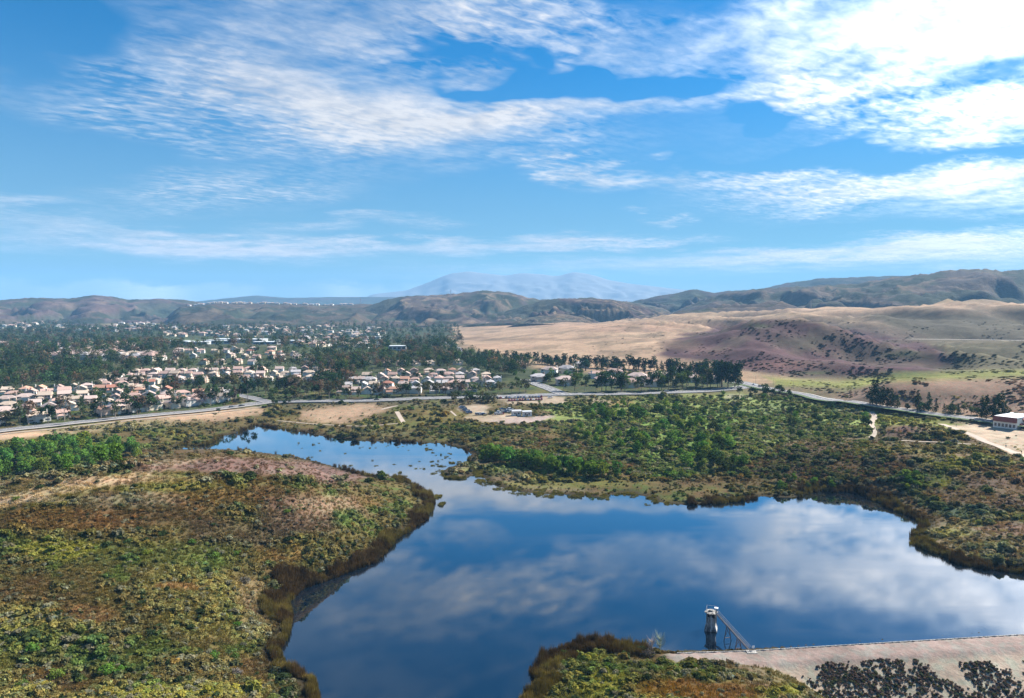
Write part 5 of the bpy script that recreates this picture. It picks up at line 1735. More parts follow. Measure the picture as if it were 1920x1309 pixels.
for i, (a_, b_, h_) in enumerate(((1636, 759, 13), (1644, 760, 13), (1655, 762, 11), (1663, 764, 10), (1671, 765, 10), (1682, 767, 7), (1721, 769, 10), (1741, 772, 9.5), (1755, 774, 6), (1770, 776, 5), (1785, 778, 6.5), (1797, 780, 6), (1841, 785, 9.5), (1850, 786, 11), (1862, 787, 9.5), (1871, 788, 12), (1880, 788, 12))):
    q = land(a_, b_)
    h_ *= 1.75
    tree('pine', q.x, q.y, h_, h_ * rnd.uniform(.75, .95), tint_of(T_PINE), 'conifer_tree', 'dark conifer, %s from the left along the right hand road' % ordinal(i + 1), 'conifers along the right hand road')
tree_row([(1690, 764), (1760, 771), (1840, 780), (1930, 789)], 7, ('round', 'willow'), (3.5, 6), (1.0, 1.3), [T_DARK, T_MID, (.08, .09, .04)], 'roadside_shrub', 'bushy roadside shrub, %s from the left behind the right hand road', 'bushy shrubs behind the right hand road', 0.05, 4, 'shrub')

# trees inside the estates
GS_ = 'trees between the houses'
grove([(0, 735), (280, 722), (430, 740), (420, 752), (0, 800)], 30, ('round', 'gum', 'round', 'cypress'), (5, 9), (.75, 1.1), [T_DARK, T_GUM, T_MID], 'garden_tree', 'garden tree, %s from the left among the left estate', GS_, 6, 51)
grove([(640, 740), (650, 705), (930, 700), (935, 735)], 26, ('cypress', 'round'), (4.5, 7.5), (.75, 1.0), [T_DARK, T_MID], 'garden_tree', 'garden tree, %s from the left among the central estate', GS_, 6, 52)
grove([(180, 724), (300, 735), (640, 745), (640, 722), (400, 722)], 74, ('gum', 'gum', 'round', 'broadpine'), (7, 12), (.75, 1.05), [T_GUM, T_GUMR, T_DARK, T_DARK], 'garden_tree', 'tall tree, %s from the left in the belt between the two left estates', GS_, 5, 53)
grove([(190, 715), (640, 705), (620, 694), (250, 700)], 14, ('round', 'gum'), (6, 9), (.8, 1.0), [T_GUM, T_DARK], 'garden_tree', 'garden tree, %s from the left among the middle estate', GS_, 6, 54)
grove([(960, 720), (960, 700), (1340, 712), (1340, 726)], 44, ('round', 'gum', 'willow'), (5, 10), (.8, 1.0), [T_MID, T_DARK, T_WIL], 'garden_tree', 'garden tree, %s from the left among the wide roofed houses', GS_, 6, 55)

# the wooded belts farther off read as one mass
def woodland():
    rg = np.random.default_rng(9)
    coll = bpy.data.collections.new('woodland_kinds')
    kinds = [('gum', 0), ('gum', 1), ('round', 0), ('round', 1), ('broadpine', 0), ('pine', 0)]
    for i, (kd, j) in enumerate(kinds):
        me_ = make_crown(kd, 800 + i, 0.42 if kd != 'pine' else 0.3)
        coll.objects.link(bpy.data.objects.new('woodland_kinds_%02d' % i, me_))
    PX = []
    belts = [([(-160, 700), (190, 690), (240, 722), (100, 732), (-160, 742)], 330), ([(-160, 628), (250, 612), (600, 624), (860, 622), (870, 660), (700, 665), (600, 655), (400, 652), (250, 668), (-160, 690)], 2600),
             ([(-160, 668), (250, 672), (250, 700), (-160, 708)], 420), ([(240, 690), (620, 690), (640, 700), (240, 698)], 60), ([(250, 655), (600, 655), (620, 690), (240, 692)], 80), ([(560, 680), (660, 664), (860, 666), (880, 690), (700, 700), (640, 712), (560, 694)], 420),
             ([(860, 664), (900, 672), (1000, 690), (960, 712), (880, 700)], 120), ([(600, 710), (660, 700), (650, 742), (600, 745)], 40), ([(-160, 604), (300, 600), (620, 608), (860, 610), (860, 626), (500, 626), (-160, 632)], 1500)]
    for poly, k in belts:
        p = np.array(poly, dtype=float)
        x, y, z = sample_land(k * 2, p[:, 0].min(), p[:, 0].max(), p[:, 1].min(), p[:, 1].max(), rg)
        px, py = proj(x, y, z)
        ok = (sdf_poly(px, py, p) < 0) & ~on_tracks(x, y, 2) & (np.hypot(x, y) < 5500)
        i = np.nonzero(ok)[0][:k]
        PX.append(np.stack([x[i], y[i], z[i]], 1))
    n_far = sum(len(q) for q in PX)
    for poly, k in (([(-160, 805), (0, 790), (420, 745), (330, 728), (-160, 748)], 260), ([(190, 724), (640, 715), (600, 694), (250, 700)], 110), ([(250, 690), (600, 690), (560, 655), (300, 660)], 110), ([(640, 742), (935, 738), (935, 700), (680, 705)], 110)):
        q = np.array(poly, dtype=float)
        x, y, z = sample_land(k * 2, q[:, 0].min(), q[:, 0].max(), q[:, 1].min(), q[:, 1].max(), rg)
        px, py = proj(x, y, z)
        i = np.nonzero((sdf_poly(px, py, q) < 0) & ~on_tracks(x, y, 3))[0][:k]
        PX.append(np.stack([x[i], y[i], z[i] - 900.0], 1))
    p = np.concatenate(PX)
    hx = np.array(HOUSE_AT)
    d2 = ((p[:, None, 0] - hx[None, :, 0]) ** 2 + (p[:, None, 1] - hx[None, :, 1]) ** 2).min(1)
    p = p[d2 > np.where(p[:, 2] < -500, 6.5, 8.0) ** 2]
    for (a_, b_, w_, d_, h_) in FARB:                                       # keep the roofs of the low buildings in view
        q = P(a_, b_, 22)
        front = (p[:, 2] > -500) & (np.abs(p[:, 0] - q.x * p[:, 1] / q.y) < w_ * .55) & (p[:, 1] < q.y + d_) & (p[:, 1] > q.y - 200)
        p = p[~front]
    # meadow gaps
    kk = len(p)
    px, py = proj(p[:, 0], p[:, 1], np.where(p[:, 2] < -500, p[:, 2] + 900, p[:, 2]))
    gap = np.zeros(kk, dtype=bool)
    for (cx, cy, rx, ry) in ((240, 606, 75, 8), (160, 688, 45, 6), (350, 640, 70, 5), (70, 702, 30, 8), (560, 610, 60, 5)):
        gap |= ((px - cx) / rx) ** 2 + ((py - cy) / ry) ** 2 < 1
    p = p[~gap]
    kk = len(p)
    small = p[:, 2] < -500                                            # garden trees and hedges inside the estates
    p[small, 2] += 900.0
    h = np.where(small, 3.5 + 5.0 * rg.random(kk), 11 + 13 * rg.random(kk))
    w = h * (0.75 + 0.35 * rg.random(kk))
    cols = np.array([T_GUM, T_DARK, T_PINE, T_GUMR, T_MID, T_DARK])[rg.integers(0, 6, kk)]
    scatter('distant_woodland', coll, p, np.stack([w, w, h], 1), np.stack([np.zeros(kk), np.zeros(kk), rg.random(kk) * 6.283], 1), jitter_tint(cols, rg, .3, .08), rg.integers(0, 6, kk),
            'dark woodland filling the valley between and behind the houses', 'woodland')
woodland()

# single bushes that stand out on the slopes
BUSH = [(105, 1272, 2.1, T_WILY), (40, 1290, 1.6, (.09, .14, .03)), (200, 1265, 2.3, (.10, .19, .03)), (60, 1225, 2.2, (.08, .16, .03)), (225, 1262, 1.6, (.09, .19, .03)), (360, 1020, 1.6, (.085, .16, .03)), (402, 1045, 1.8, (.13, .21, .04)), (443, 1040, 1.5, (.10, .18, .03)),
        (275, 1040, 1.7, (.17, .20, .03)), (300, 1005, 1.4, T_MID), (90, 1013, 1.5, (.13, .17, .03)), (200, 1025, 1.7, T_DARK), (240, 1020, 1.6, T_MID), (182, 905, 1.0, T_DARK), (31, 938, 1.3, (.12, .17, .03)), (410, 893, 1.4, (.13, .16, .03)),
        (470, 960, 1.3, T_WILY), (538, 962, 1.5, (.12, .19, .03)), (646, 975, 1.9, (.11, .18, .05)), (628, 970, 1.7, T_MID), (577, 1035, 1.9, (.045, .055, .03)), (532, 1075, 1.3, T_DARK), (445, 1175, 1.5, (.07, .15, .02)), (400, 1235, 1.9, (.08, .16, .03)),
        (283, 1190, 1.5, T_DARK), (460, 1095, 2.0, (.13, .115, .10)), (444, 1268, 1.8, (.20, .17, .15)), (330, 1130, 1.1, T_WILY), (440, 1235, 1.5, (.08, .13, .03)), (600, 1015, 1.2, T_MID), (152, 1005, 1.2, T_DARK), (540, 925, 1.2, T_MID),
        (1215, 1232, 2.3, (.07, .06, .055)), (1205, 1225, 2.0, T_DARK), (1243, 1240, 1.4, (.03, .06, .018)), (1090, 1240, 1.5, (.05, .08, .02)), (1170, 1232, 1.4, T_MID), (1060, 1232, 1.6, (.06, .09, .02)), (1300, 1252, 1.4, (.06, .11, .02)), (1330, 1252, 1.3, (.07, .10, .025)), (1356, 1258, 1.0, (.08, .10, .03)),
        (1140, 1252, 1.3, (.05, .10, .02)), (1035, 1265, 1.8, (.10, .075, .04)), (1890, 823, 1.7, T_DARK), (1865, 808, .9, T_DARK), (1905, 818, .8, T_DARK)]
for i, (a_, b_, r_, t_) in enumerate(sorted(BUSH)):
    q = land(a_, b_)
    r = empty('bush', (q.x, q.y, q.z - 0.15), rnd.random() * 6.283)
    r.scale = (r_, r_, r_ * rnd.uniform(.95, 1.25))
    tag(r, 'single %s bush, %s from the left among the lone lakeside bushes' % ('lime green' if t_[1] > .15 else 'dark' if t_[1] < .08 else 'leafy green', ordinal(i + 1)), 'bush', 'bushes standing out on the slopes by the lake')
    me_ = bush_mesh = globals().setdefault('BUSH_M', [leafy('crown', [(0, 0, .5, .6)] + [(.62 * math.cos(j * 1.1 + s), .62 * math.sin(j * 1.1 + s), .35 + .3 * ((j * 7 + s) % 3) / 2, .36) for j in range(6)], 300, .10, np.random.default_rng(900 + s), M_LEAF, .95) for s in range(4)])
    c = link('crown', rnd.choice(me_), None, r)
    c['tint'] = [float(v) for v in t_]
    st = globals().setdefault('BUSH_S', tube_mesh('stem', [[(0, 0, -.1, .06), (.05, .02, .3, .05), (.15, .1, .6, .02)], [(0, 0, .1, .04), (-.15, .05, .6, .015)]], M_BARK, 5))
    link('stem', st, None, r)

# bare grey tree on the hummock, dead stems in the shallows
def bare_tree(x, y, h, seed, label, name='bare_tree', z=None, mat=None, n_=14):
    rr = random.Random(seed)
    z = gz(x, y) if z is None else z
    r = empty(name, (x, y, z))
    tag(r, label, 'tree' if h > 2 else 'snag', 'bare trees and dead stems by the water')
    link('trunk', tube_mesh('trunk', [[(0, 0, -.3, h * .03), (h * .02, 0, h * .4, h * .02), (0, h * .02, h * .8, h * .006)]], mat or M_BARKG, 5), None, r)
    ps = []
    for i in range(n_):
        a, h0 = rr.random() * 6.283, h * rr.uniform(.15, .7)
        ln = h * rr.uniform(.25, .45)
        ps.append([(0, 0, h0, h * .012), (math.cos(a) * ln * .5, math.sin(a) * ln * .5, h0 + ln * .5, h * .008), (math.cos(a) * ln * .8, math.sin(a) * ln * .8, h0 + ln, h * .003)])
    link('branches', tube_mesh('branches', ps, mat or M_BARKG, 4), None, r)

q = land(1222, 1225)
bare_tree(q.x, q.y, 5.0, 1, 'bare grey tree at the end of the dam', n_=40)
q = land(1237, 1222)
bare_tree(q.x, q.y, 5.4, 2, 'thin pale green bare tree at the end of the dam', n_=40, mat=plain('lichen_bark', (.30, .34, .24), .9))
SNAG = [(460, 832, .9), (490, 836, .6), (530, 848, .7), (683, 866, .5), (838, 834, 1.6), (842, 836, 1.3), (812, 840, .7), (862, 868, .6), (700, 868, .6), (640, 828, .5), (1590, 925, 1.6), (1600, 930, 1.3), (1625, 938, 1.5), (1575, 922, 1.2), (1612, 927, 1.0), (1150, 938, .7), (1178, 950, .6), (870, 862, .6), (590, 838, .5)]
for i, (a_, b_, h_) in enumerate(sorted(SNAG)):
    q = P(a_, b_, 0)
    bare_tree(q.x, q.y, h_, 20 + i, 'dead dark stems standing in the shallows, %s cluster from the left' % ordinal(i + 1), 'dead_stems', 0.0, M_BARK, 9)

# ------------------------------------------------------------------ intake tower with its footbridge
M_CONC = None
def weathered(name, a, b2, scale):
    m, n, b = material(name)
    t = n.new('ShaderNodeTexCoord')
    f = n.noise(n.mapping(t.outputs['Object'], scale=(1, 1, 0.35), kind='POINT'), scale, 5.0, 0.7)
    g = n.noise(t.outputs['Object'], scale * 4, 3.0, 0.6)
    k = n.mapr(n.math('ADD', f, n.math('MULTIPLY_ADD', g, 0.3, -0.15)), 0.40, 0.62)
    n.l.new(n.mixc(k, a, b2), b.inputs['Base Color'])
    b.inputs['Roughness'].default_value = 0.9
    b.inputs['Specular IOR Level'].default_value = 0.2
    return m
M_CONC = weathered('weathered_concrete', (0.09, 0.08, 0.075), (0.50, 0.48, 0.46), 0.9)
M_CONC2 = weathered('stained_roof_concrete', (0.12, 0.11, 0.10), (0.46, 0.44, 0.41), 2.2)
M_PALEC = weathered('pale_concrete', (0.52, 0.48, 0.44), (0.72, 0.70, 0.67), 0.8)
M_STEEL = plain('painted_steel', (0.25, 0.235, 0.23), 0.5, 0.15, 1.0, 0.4)
M_RUST = plain('rusty_steel', (0.20, 0.13, 0.10), 0.8, 0.3, 1.0, 0.2)
M_DECK = plain('deck_boards', (0.07, 0.055, 0.05), .8, .3, 1.0)
M_BLACK = plain('opening_shade_black', (0.02, 0.02, 0.022), 0.8)
M_WHITE = plain('white_paint', (0.80, 0.80, 0.80), 0.5, 0.05)

tb = P(1333, 1180, 0.0)
tw = empty('intake_tower', (tb.x, tb.y, 0.0), math.radians(-20))
tag(tw, 'weathered concrete intake tower with flat roof standing in the lake', 'tower')
def prism(levels, name, mat, parent, n_=4, rot=math.pi / 4):
    V, F = [], []
    for z, r in levels:
        for i in range(n_):
            a = rot + 2 * math.pi * i / n_
            V.append((math.cos(a) * r, math.sin(a) * r, z))
    for k in range(len(levels) - 1):
        for i in range(n_):
            j = (i + 1) % n_
            F.append((k * n_ + i, k * n_ + j, (k + 1) * n_ + j, (k + 1) * n_ + i))
    me_ = bpy.data.meshes.new(name)
    me_.from_pydata(V, [], F + [tuple(range((len(levels) - 1) * n_, len(levels) * n_)), tuple(reversed(range(n_)))])
    me_.materials.append(mat)
    me_.update()
    return link(name, me_, None, parent)
prism([(-4, 2.65), (0.25, 2.65), (0.5, 2.55), (1.7, 2.0), (4.3, 2.0)], 'shaft', M_CONC, tw)
prism([(4.303, 1.75), (5.35, 1.75)], 'valve_chamber', M_BLACK, tw)  # black core paints the shade of the open gap under the roof slab
for i in range(4):
    a = math.pi / 4 + i * math.pi / 2
    link('corner_post', MB().box(math.cos(a) * 1.72 - .16, math.cos(a) * 1.72 + .16, math.sin(a) * 1.72 - .16, math.sin(a) * 1.72 + .16, 4.303, 5.36).mesh('corner_post', M_CONC), None, tw)
rf = prism([(5.37, 2.0), (5.62, 2.1), (5.8, 1.5)], 'roof', M_CONC2, tw, 6, 0.3)
link('hatch', MB().box(-.6, .4, -.5, .5, 5.8, 6.3).mesh('hatch', M_CONC2), None, rf)
rl = MB()
for (x0, y0) in ((-1.4, -1.4), (1.4, -1.4), (1.4, 1.4), (-1.4, 1.4)):
    rl.bar((x0, y0, 5.7), (x0, y0, 7.0), .07)
link('railing', rl.mesh('railing', M_STEEL), None, tw)
rt = MB()
for k in range(4):
    c4 = [(-1.4, -1.4), (1.4, -1.4), (1.4, 1.4), (-1.4, 1.4)]
    rt.bar((*c4[k], 6.98), (*c4[(k + 1) % 4], 6.98), .05)
link('handrail', rt.mesh('handrail', M_STEEL), None, tw)
ms = link('mast', MB().box(1.45, 1.75, -1.75, -1.45, 3.0, 7.5).mesh('mast', M_STEEL), None, tw)
link('instrument_box', MB().box(1.05, 2.15, -2.1, -1.2, 7.5, 7.85).mesh('instrument_box', M_WHITE), None, ms)
link('ladder', (lambda m_: (m_.bar((-.25, -1.52, .6), (-.25, -1.5, 5.3), .06), m_.bar((.25, -1.52, .6), (.25, -1.5, 5.3), .06), [m_.bar((-.25, -1.52, .8 + .35 * i), (.25, -1.52, .8 + .35 * i), .05) for i in range(12)], m_)[-1])(MB()).mesh('ladder', M_WHITE), None, tw)

br_a = Vector((tb.x + 1.7, tb.y - 0.6, 5.2))
br_b = P(1407, 1220.5, 3.75)
fb = empty('footbridge', (br_b.x, br_b.y, br_b.z))
tag(fb, 'narrow steel footbridge with handrails from the dam to the intake tower', 'footbridge')
L_ = br_a - br_b
sd_ = L_.cross(Vector((0, 0, 1))).normalized()
link('deck', MB().bar((0, 0, 0), tuple(L_), 0.42, 0.06).mesh('deck', M_DECK), None, fb)
for s_ in (-1, 1):
    o_ = sd_ * 0.30 * s_
    link('girder', MB().bar(tuple(o_ + Vector((0, 0, -.2))), tuple(L_ + o_ + Vector((0, 0, -.2))), 0.07, 0.16).mesh('girder', M_RUST), None, fb)
    hr = link('handrail', MB().bar(tuple(o_ + Vector((0, 0, 1.05))), tuple(L_ + o_ + Vector((0, 0, 1.05))), 0.05).mesh('handrail', M_STEEL), None, fb)
    for k in range(12):
        q = L_ * (k / 11.0) + o_
        link('baluster', MB().bar(tuple(q), tuple(q + Vector((0, 0, 1.05))), .05).mesh('baluster', M_STEEL), None, hr)
for t_, nm in ((0.34, 'trestle'), (0.66, 'trestle')):
    c_ = L_ * t_
    zb = -br_b.z - 2.0
    tr = MB()
    top = c_.z - .25
    for s_ in (-1, 1):
        tr.bar(tuple(Vector((c_.x, c_.y, top)) + sd_ * .35 * s_), tuple(Vector((c_.x, c_.y, zb)) + sd_ * 1.5 * s_), .16)
    mid = -br_b.z + 1.0
    tr.bar(tuple(Vector((c_.x, c_.y, mid)) + sd_ * 1.0), tuple(Vector((c_.x, c_.y, mid)) - sd_ * 1.0), .12)
    tr.bar(tuple(Vector((c_.x, c_.y, mid)) + sd_ * 1.0), tuple(Vector((c_.x, c_.y, top - .3)) - sd_ * .4), .09)
    tr.bar(tuple(Vector((c_.x, c_.y, mid)) - sd_ * 1.0), tuple(Vector((c_.x, c_.y, top - .3)) + sd_ * .4), .09)
    link(nm, tr.mesh(nm, M_RUST), None, fb)
q0 = P(1418, 1223, 3.6) - br_b
link('landing_slab', MB().box(-1.2, 1.6, -1.4, .5, -.35, .02).mesh('landing_slab', M_CONC2), None, fb)
sg = P(1411, 1214, 4.6)
pn = empty('marker_board', (br_b.x + .9, br_b.y + .3, 3.6))
tag(pn, 'small white board on a post at the shore end of the footbridge', 'board')
link('post', MB().box(-.05, .05, -.05, .05, -.2, 1.3).mesh('post', M_STEEL), None, pn)
link('panel', MB().box(-.35, .35, -.09, -.05, .8, 1.5).mesh('panel', M_WHITE), None, pn)
# pale kerb along the water side of the dam
t_ = np.linspace(0, 1, 60)
dpt = np.array([DAM[0], DAM[1], DAM[2], DAM[3]])
cumd = np.concatenate([[0], np.cumsum(np.linalg.norm(np.diff(dpt, axis=0), axis=1))])
aa = np.stack([np.interp(np.linspace(6, cumd[-1], 90), cumd, dpt[:, k]) for k in range(2)], 1)
struct('dam_kerb', ribbon(aa, np.full(len(aa), 3.6), -0.2, 0.1, 0.12, 0.5), M_CONC2)

for i, a_ in enumerate((1325, 1339, 1354)):
    q = land(a_, 1246)
    p_ = link('fence_post', tube_mesh('fence_post', [[(0, 0, -.2, .06), (0, 0, 1.0, .055), (.01, 0, 1.8, .05), (.01, 0, 1.82, .01)]], M_RUST, 6))
    p_.location = q
    tag(p_, 'thin dark fence post on the dam, %s of three from left' % ordinal(i + 1), 'post', 'fence posts at the end of the dam')

# ------------------------------------------------------------------ cars
def car_paint(nm, rgb):
    return plain(nm, rgb, 0.3, 0.0, 1, 0.6)
PAINT = [('white', car_paint('white_car_paint', (.75, .75, .75))), ('silver', car_paint('silver_car_paint', (.42, .43, .45))), ('black', car_paint('black_car_paint', (.03, .03, .035))), ('dark red', car_paint('red_car_paint', (.22, .03, .035))),
         ('grey', car_paint('grey_car_paint', (.16, .165, .18))), ('blue', car_paint('blue_car_paint', (.06, .10, .22)))]
M_TYRE = plain('tyre_rubber', (.02, .02, .02), .9)
M_LAMP = plain('lamp_lens', (.7, .68, .6), .2, 0, 1, .6)
M_RIM = plain('wheel_rim', (.45, .45, .46), .35, 0, 1, .5, .6)
CARM = {}
def car_meshes(kind, ci):
    if (kind, ci) in CARM:
        return CARM[(kind, ci)]
    mat = PAINT[ci][1]
    if kind == 0:
        side = [(-2.2, .35), (-2.25, .75), (-2.1, .95), (-1.5, 1.0), (-.95, 1.02), (1.0, 1.02), (1.5, .98), (2.15, .8), (2.25, .55), (2.2, .35)]
        cab = [(-1.55, 1.0), (-1.0, 1.45), (.35, 1.47), (1.1, 1.02)]
    else:
        side = [(-2.3, .4), (-2.35, .9), (-2.25, 1.1), (-1.5, 1.12), (-.8, 1.12), (1.0, 1.12), (1.6, 1.05), (2.2, .95), (2.35, .65), (2.3, .4)]
        cab = [(-2.15, 1.1), (-1.9, 1.78), (.4, 1.8), (1.2, 1.12)]
    def loft(prof, w0, w1, nm, m2):
        mb = MB()
        k = len(prof)
        zm = max(p[1] for p in prof)
        zl = min(p[1] for p in prof)
        ww = [w0 + (w1 - w0) * (p[1] - zl) / (zm - zl) for p in prof]
        L = [(p[0], -w, p[1]) for p, w in zip(prof, ww)]
        R = [(p[0], w, p[1]) for p, w in zip(prof, ww)]
        mb.v = L + R
        mb.f = [tuple(range(k)), tuple(range(2 * k - 1, k - 1, -1))] + [(i, i + k, (i + 1) % k + k, (i + 1) % k) for i in range(k)]
        return mb.mesh(nm, m2)
    out = [('body', loft(side, .88, .90, 'body', mat), (0, 0, 0)), ('window_band', loft(cab, .82, .66, 'window_band', M_GLASS), (0, 0, 0.003)),
           ('roof_panel', MB().box(cab[1][0] + .05, cab[2][0] - .02, -.64, .64, cab[1][1] + .008, cab[2][1] + .04).mesh('roof_panel', mat), (0, 0, 0))]
    wl = tube_mesh('wheel', [[(0, -.11, 0, .02), (0, -.10, 0, .33), (0, .10, 0, .33), (0, .11, 0, .02)]], M_TYRE, 12)
    for (x, y) in ((-1.4, .80), (1.4, .80), (-1.4, -.80), (1.4, -.80)):
        out.append(('wheel', wl, (x, y, .33)))
    hl = MB().box(-.04, .04, -.2, .2, -.07, .07).mesh('headlight', M_LAMP)
    for y in (-.6, .6):
        out.append(('headlight', hl, (2.22 if kind == 0 else 2.31, y, .68)))
    CARM[(kind, ci)] = out
    return out

def car(x, y, z, rz, kind, ci, label, group):
    r = empty('parked_car' if 'park' in group else 'car', (x, y, z), rz, 1.15)
    tag(r, label, 'car', group)
    for nm, me_, lo in car_meshes(kind, ci):
        c_ = link(nm, me_, None, r)
        c_.location = lo

def car_row(p0, p1, k, ang, ci_w, where, group):
    q0, q1 = land(*p0), land(*p1)
    for i in range(k):
        q = q0.lerp(q1, (i + .5) / k)
        ci = rnd.choices(range(6), ci_w)[0]
        kd = rnd.choice((0, 1))
        car(q.x, q.y, gz(q.x, q.y) + .12, ang + rnd.uniform(-.06, .06) + rnd.choice((0, math.pi)), kd, ci, '%s %s, %s from left in %s' % (PAINT[ci][0], 'sedan' if kd == 0 else 'SUV', ordinal(i + 1), where), group)
GC = 'cars parked in the gravel lots'
car_row((930, 747.5), (1018, 745), 16, math.pi / 2 - .1, (4, 2, 3, 3, 2, 1), 'the parked row nearest the road', GC)
car_row((952, 752), (1018, 750), 13, math.pi / 2 - .1, (1, 1, 2, 7, 2, .5), 'the second parked row below the road', GC)
car_row((912, 750), (934, 748), 3, .1, (4, 2, 1, 1, 1, 1), 'the short row left of the big lot', GC)
car_row((864, 764), (881, 776), 9, .35, (1, 3, 2, 0, 3, 2), 'the slanting row of the lower lot', GC)
car_row((894, 778), (909, 778), 4, .3, (4, 2, 0, 0, 1, 2), 'the row under trees in the lower lot', GC)
car_row((930, 778), (942, 777), 3, .2, (3, 2, 0, 1, 1, 1), 'the front row beside the white cabins', GC)
car_row((934, 774), (962, 773), 6, .4, (6, 2, 0, 0, 1, 1), 'the middle row beside the white cabins', GC)
car_row((936, 770), (960, 769), 5, .5, (5, 2, 1, 0, 1, 1), 'the back row beside the white cabins', GC)
GR = 'cars on the road'
for i, (a_, b_, ci) in enumerate(((1414, 723, 0), (1425, 726, 4), (1032, 747, 0), (1730, 774, 0), (453, 763, 2), (435, 766, 4), (706, 751, 2), (1862, 637, 0), (1250, 735, 1))):
    q = land(a_, b_)
    ln = R_MAIN if a_ > 1400 else R_LAKE
    if b_ == 637:
        ln = R_VALLEY
    k = int(np.argmin((ln[:, 0] - q.x) ** 2 + (ln[:, 1] - q.y) ** 2))
    k = min(max(k, 1), len(ln) - 2)
    d = ln[k + 1] - ln[k - 1]
    car(q.x, q.y, gz(q.x, q.y) + .45, math.atan2(d[1], d[0]), i % 2, ci, '%s car %s' % (PAINT[ci][0], ('waiting at the road junction', 'just right of the junction', 'alone at the right end of the gravel lot', 'driving on the right hand road by the conifers', 'in front on the road by the estate entrance', 'behind another on the road by the estate entrance', 'on the road below the central estate', 'on the far valley road', 'on the lake road right of the side street')[i]), GR)

# ------------------------------------------------------------------ white cabins by the lot
for i, (a_, b_) in enumerate(((968, 779), (988, 780))):
    q = land(a_, b_)
    r = empty('cabin', (q.x, q.y, gz(q.x, q.y)), math.radians(12 - 4 * i))
    tag(r, 'small white cabin with two dark windows, %s of the pair by the lower lot' % ('left' if i == 0 else 'right'), 'cabin', 'white cabins by the lower lot')
    link('wall', MB().box(-4, 4, -2.2, 2.2, -1, 4.1).mesh('wall', WALLS[1][1]), None, r)
    link('roof', (MB().hip(-4, 4, -2.2, 2.2, 4.103, 1.1, .4, True) if i == 0 else MB().box(-4.3, 4.3, -2.5, 2.5, 4.103, 4.4)).mesh('roof', M_GREYW if i == 0 else M_FLATR), None, r)
    for x in (-2.3, 1.0):
        link('window', MB().box(x, x + 1.3, -2.26, -2.18, 1.4, 2.9).mesh('window', M_GLASS), None, r)
    link('door', MB().box(-.6, .4, -2.25, -2.19, -.2, 2.3).mesh('door', M_DOORB), None, r)

# ------------------------------------------------------------------ white building with red mansard at the right edge
M_MANS = tile_roof('red_mansard_tiles', (0.30, 0.10, 0.075))
cq = land(1906, 806)
bd = empty('commercial_building', (cq.x, cq.y, gz(cq.x, cq.y) - .2), math.radians(123))
tag(bd, 'white two storey building with red mansard and awnings at the right edge', 'building')
LX, LY, HB = 15.0, 30.0, 8.2       # local x runs along the shaded side away from the corner, local -y along the sunlit side
link('wall', MB().box(0, LX, -LY, 0, -2, HB).mesh('wall', WALLS[1][1]), None, bd)
link('roof', MB().box(-.05, LX + .05, -LY - .05, .05, HB + .003, HB + .35).mesh('roof', M_FLATR), None, bd)
mz = MB()
mz.v = [(-.2, 1.3, HB - 3.2), (LX, 1.3, HB - 3.2), (LX, .06, HB + .5), (-.2, .06, HB + .5), (-.2, .06, HB - 3.2), (LX, .06, HB - 3.2)]
mz.f = [(0, 3, 2, 1), (0, 4, 3), (1, 2, 5), (0, 1, 5, 4)]
link('mansard', mz.mesh('mansard', M_MANS), None, bd)
for k in range(6):
    x0 = .9 + k * 2.35
    w_ = link('window', MB().box(x0, x0 + 1.6, .0, .08, 1.2, 3.6).mesh('window', M_GLASS), None, bd)
    link('frame', MB().box(x0 - .15, x0 + 1.75, .0, .05, 1.0, 3.8).mesh('frame', M_TRIM), None, w_)
for (y0, z0) in ((-5, 3.0), (-12, 3.0), (-9, 6.2), (-20, 3.0)):
    mb = MB()
    mb.v = [(-2.0, y0, z0), (-2.0, y0 - 5, z0), (-.03, y0 - 5, z0 + 1.3), (-.03, y0, z0 + 1.3), (-.03, y0, z0), (-.03, y0 - 5, z0)]
    mb.f = [(0, 1, 2, 3), (0, 3, 4), (1, 5, 2), (0, 4, 5, 1)]
    link('awning', mb.mesh('awning', M_MANS), None, bd)
for (y0, z0, w_, h_) in ((-6, 0, 3, 2.7), (-13, 0, 3, 2.7), (-10, 4.3, 2.4, 1.7), (-21, 0, 3, 2.7), (-17, 4.5, 1.5, 1.6)):
    link('window', MB().box(-.08, .02, y0 - w_, y0, z0, z0 + h_).mesh('window', M_GLASS), None, bd)

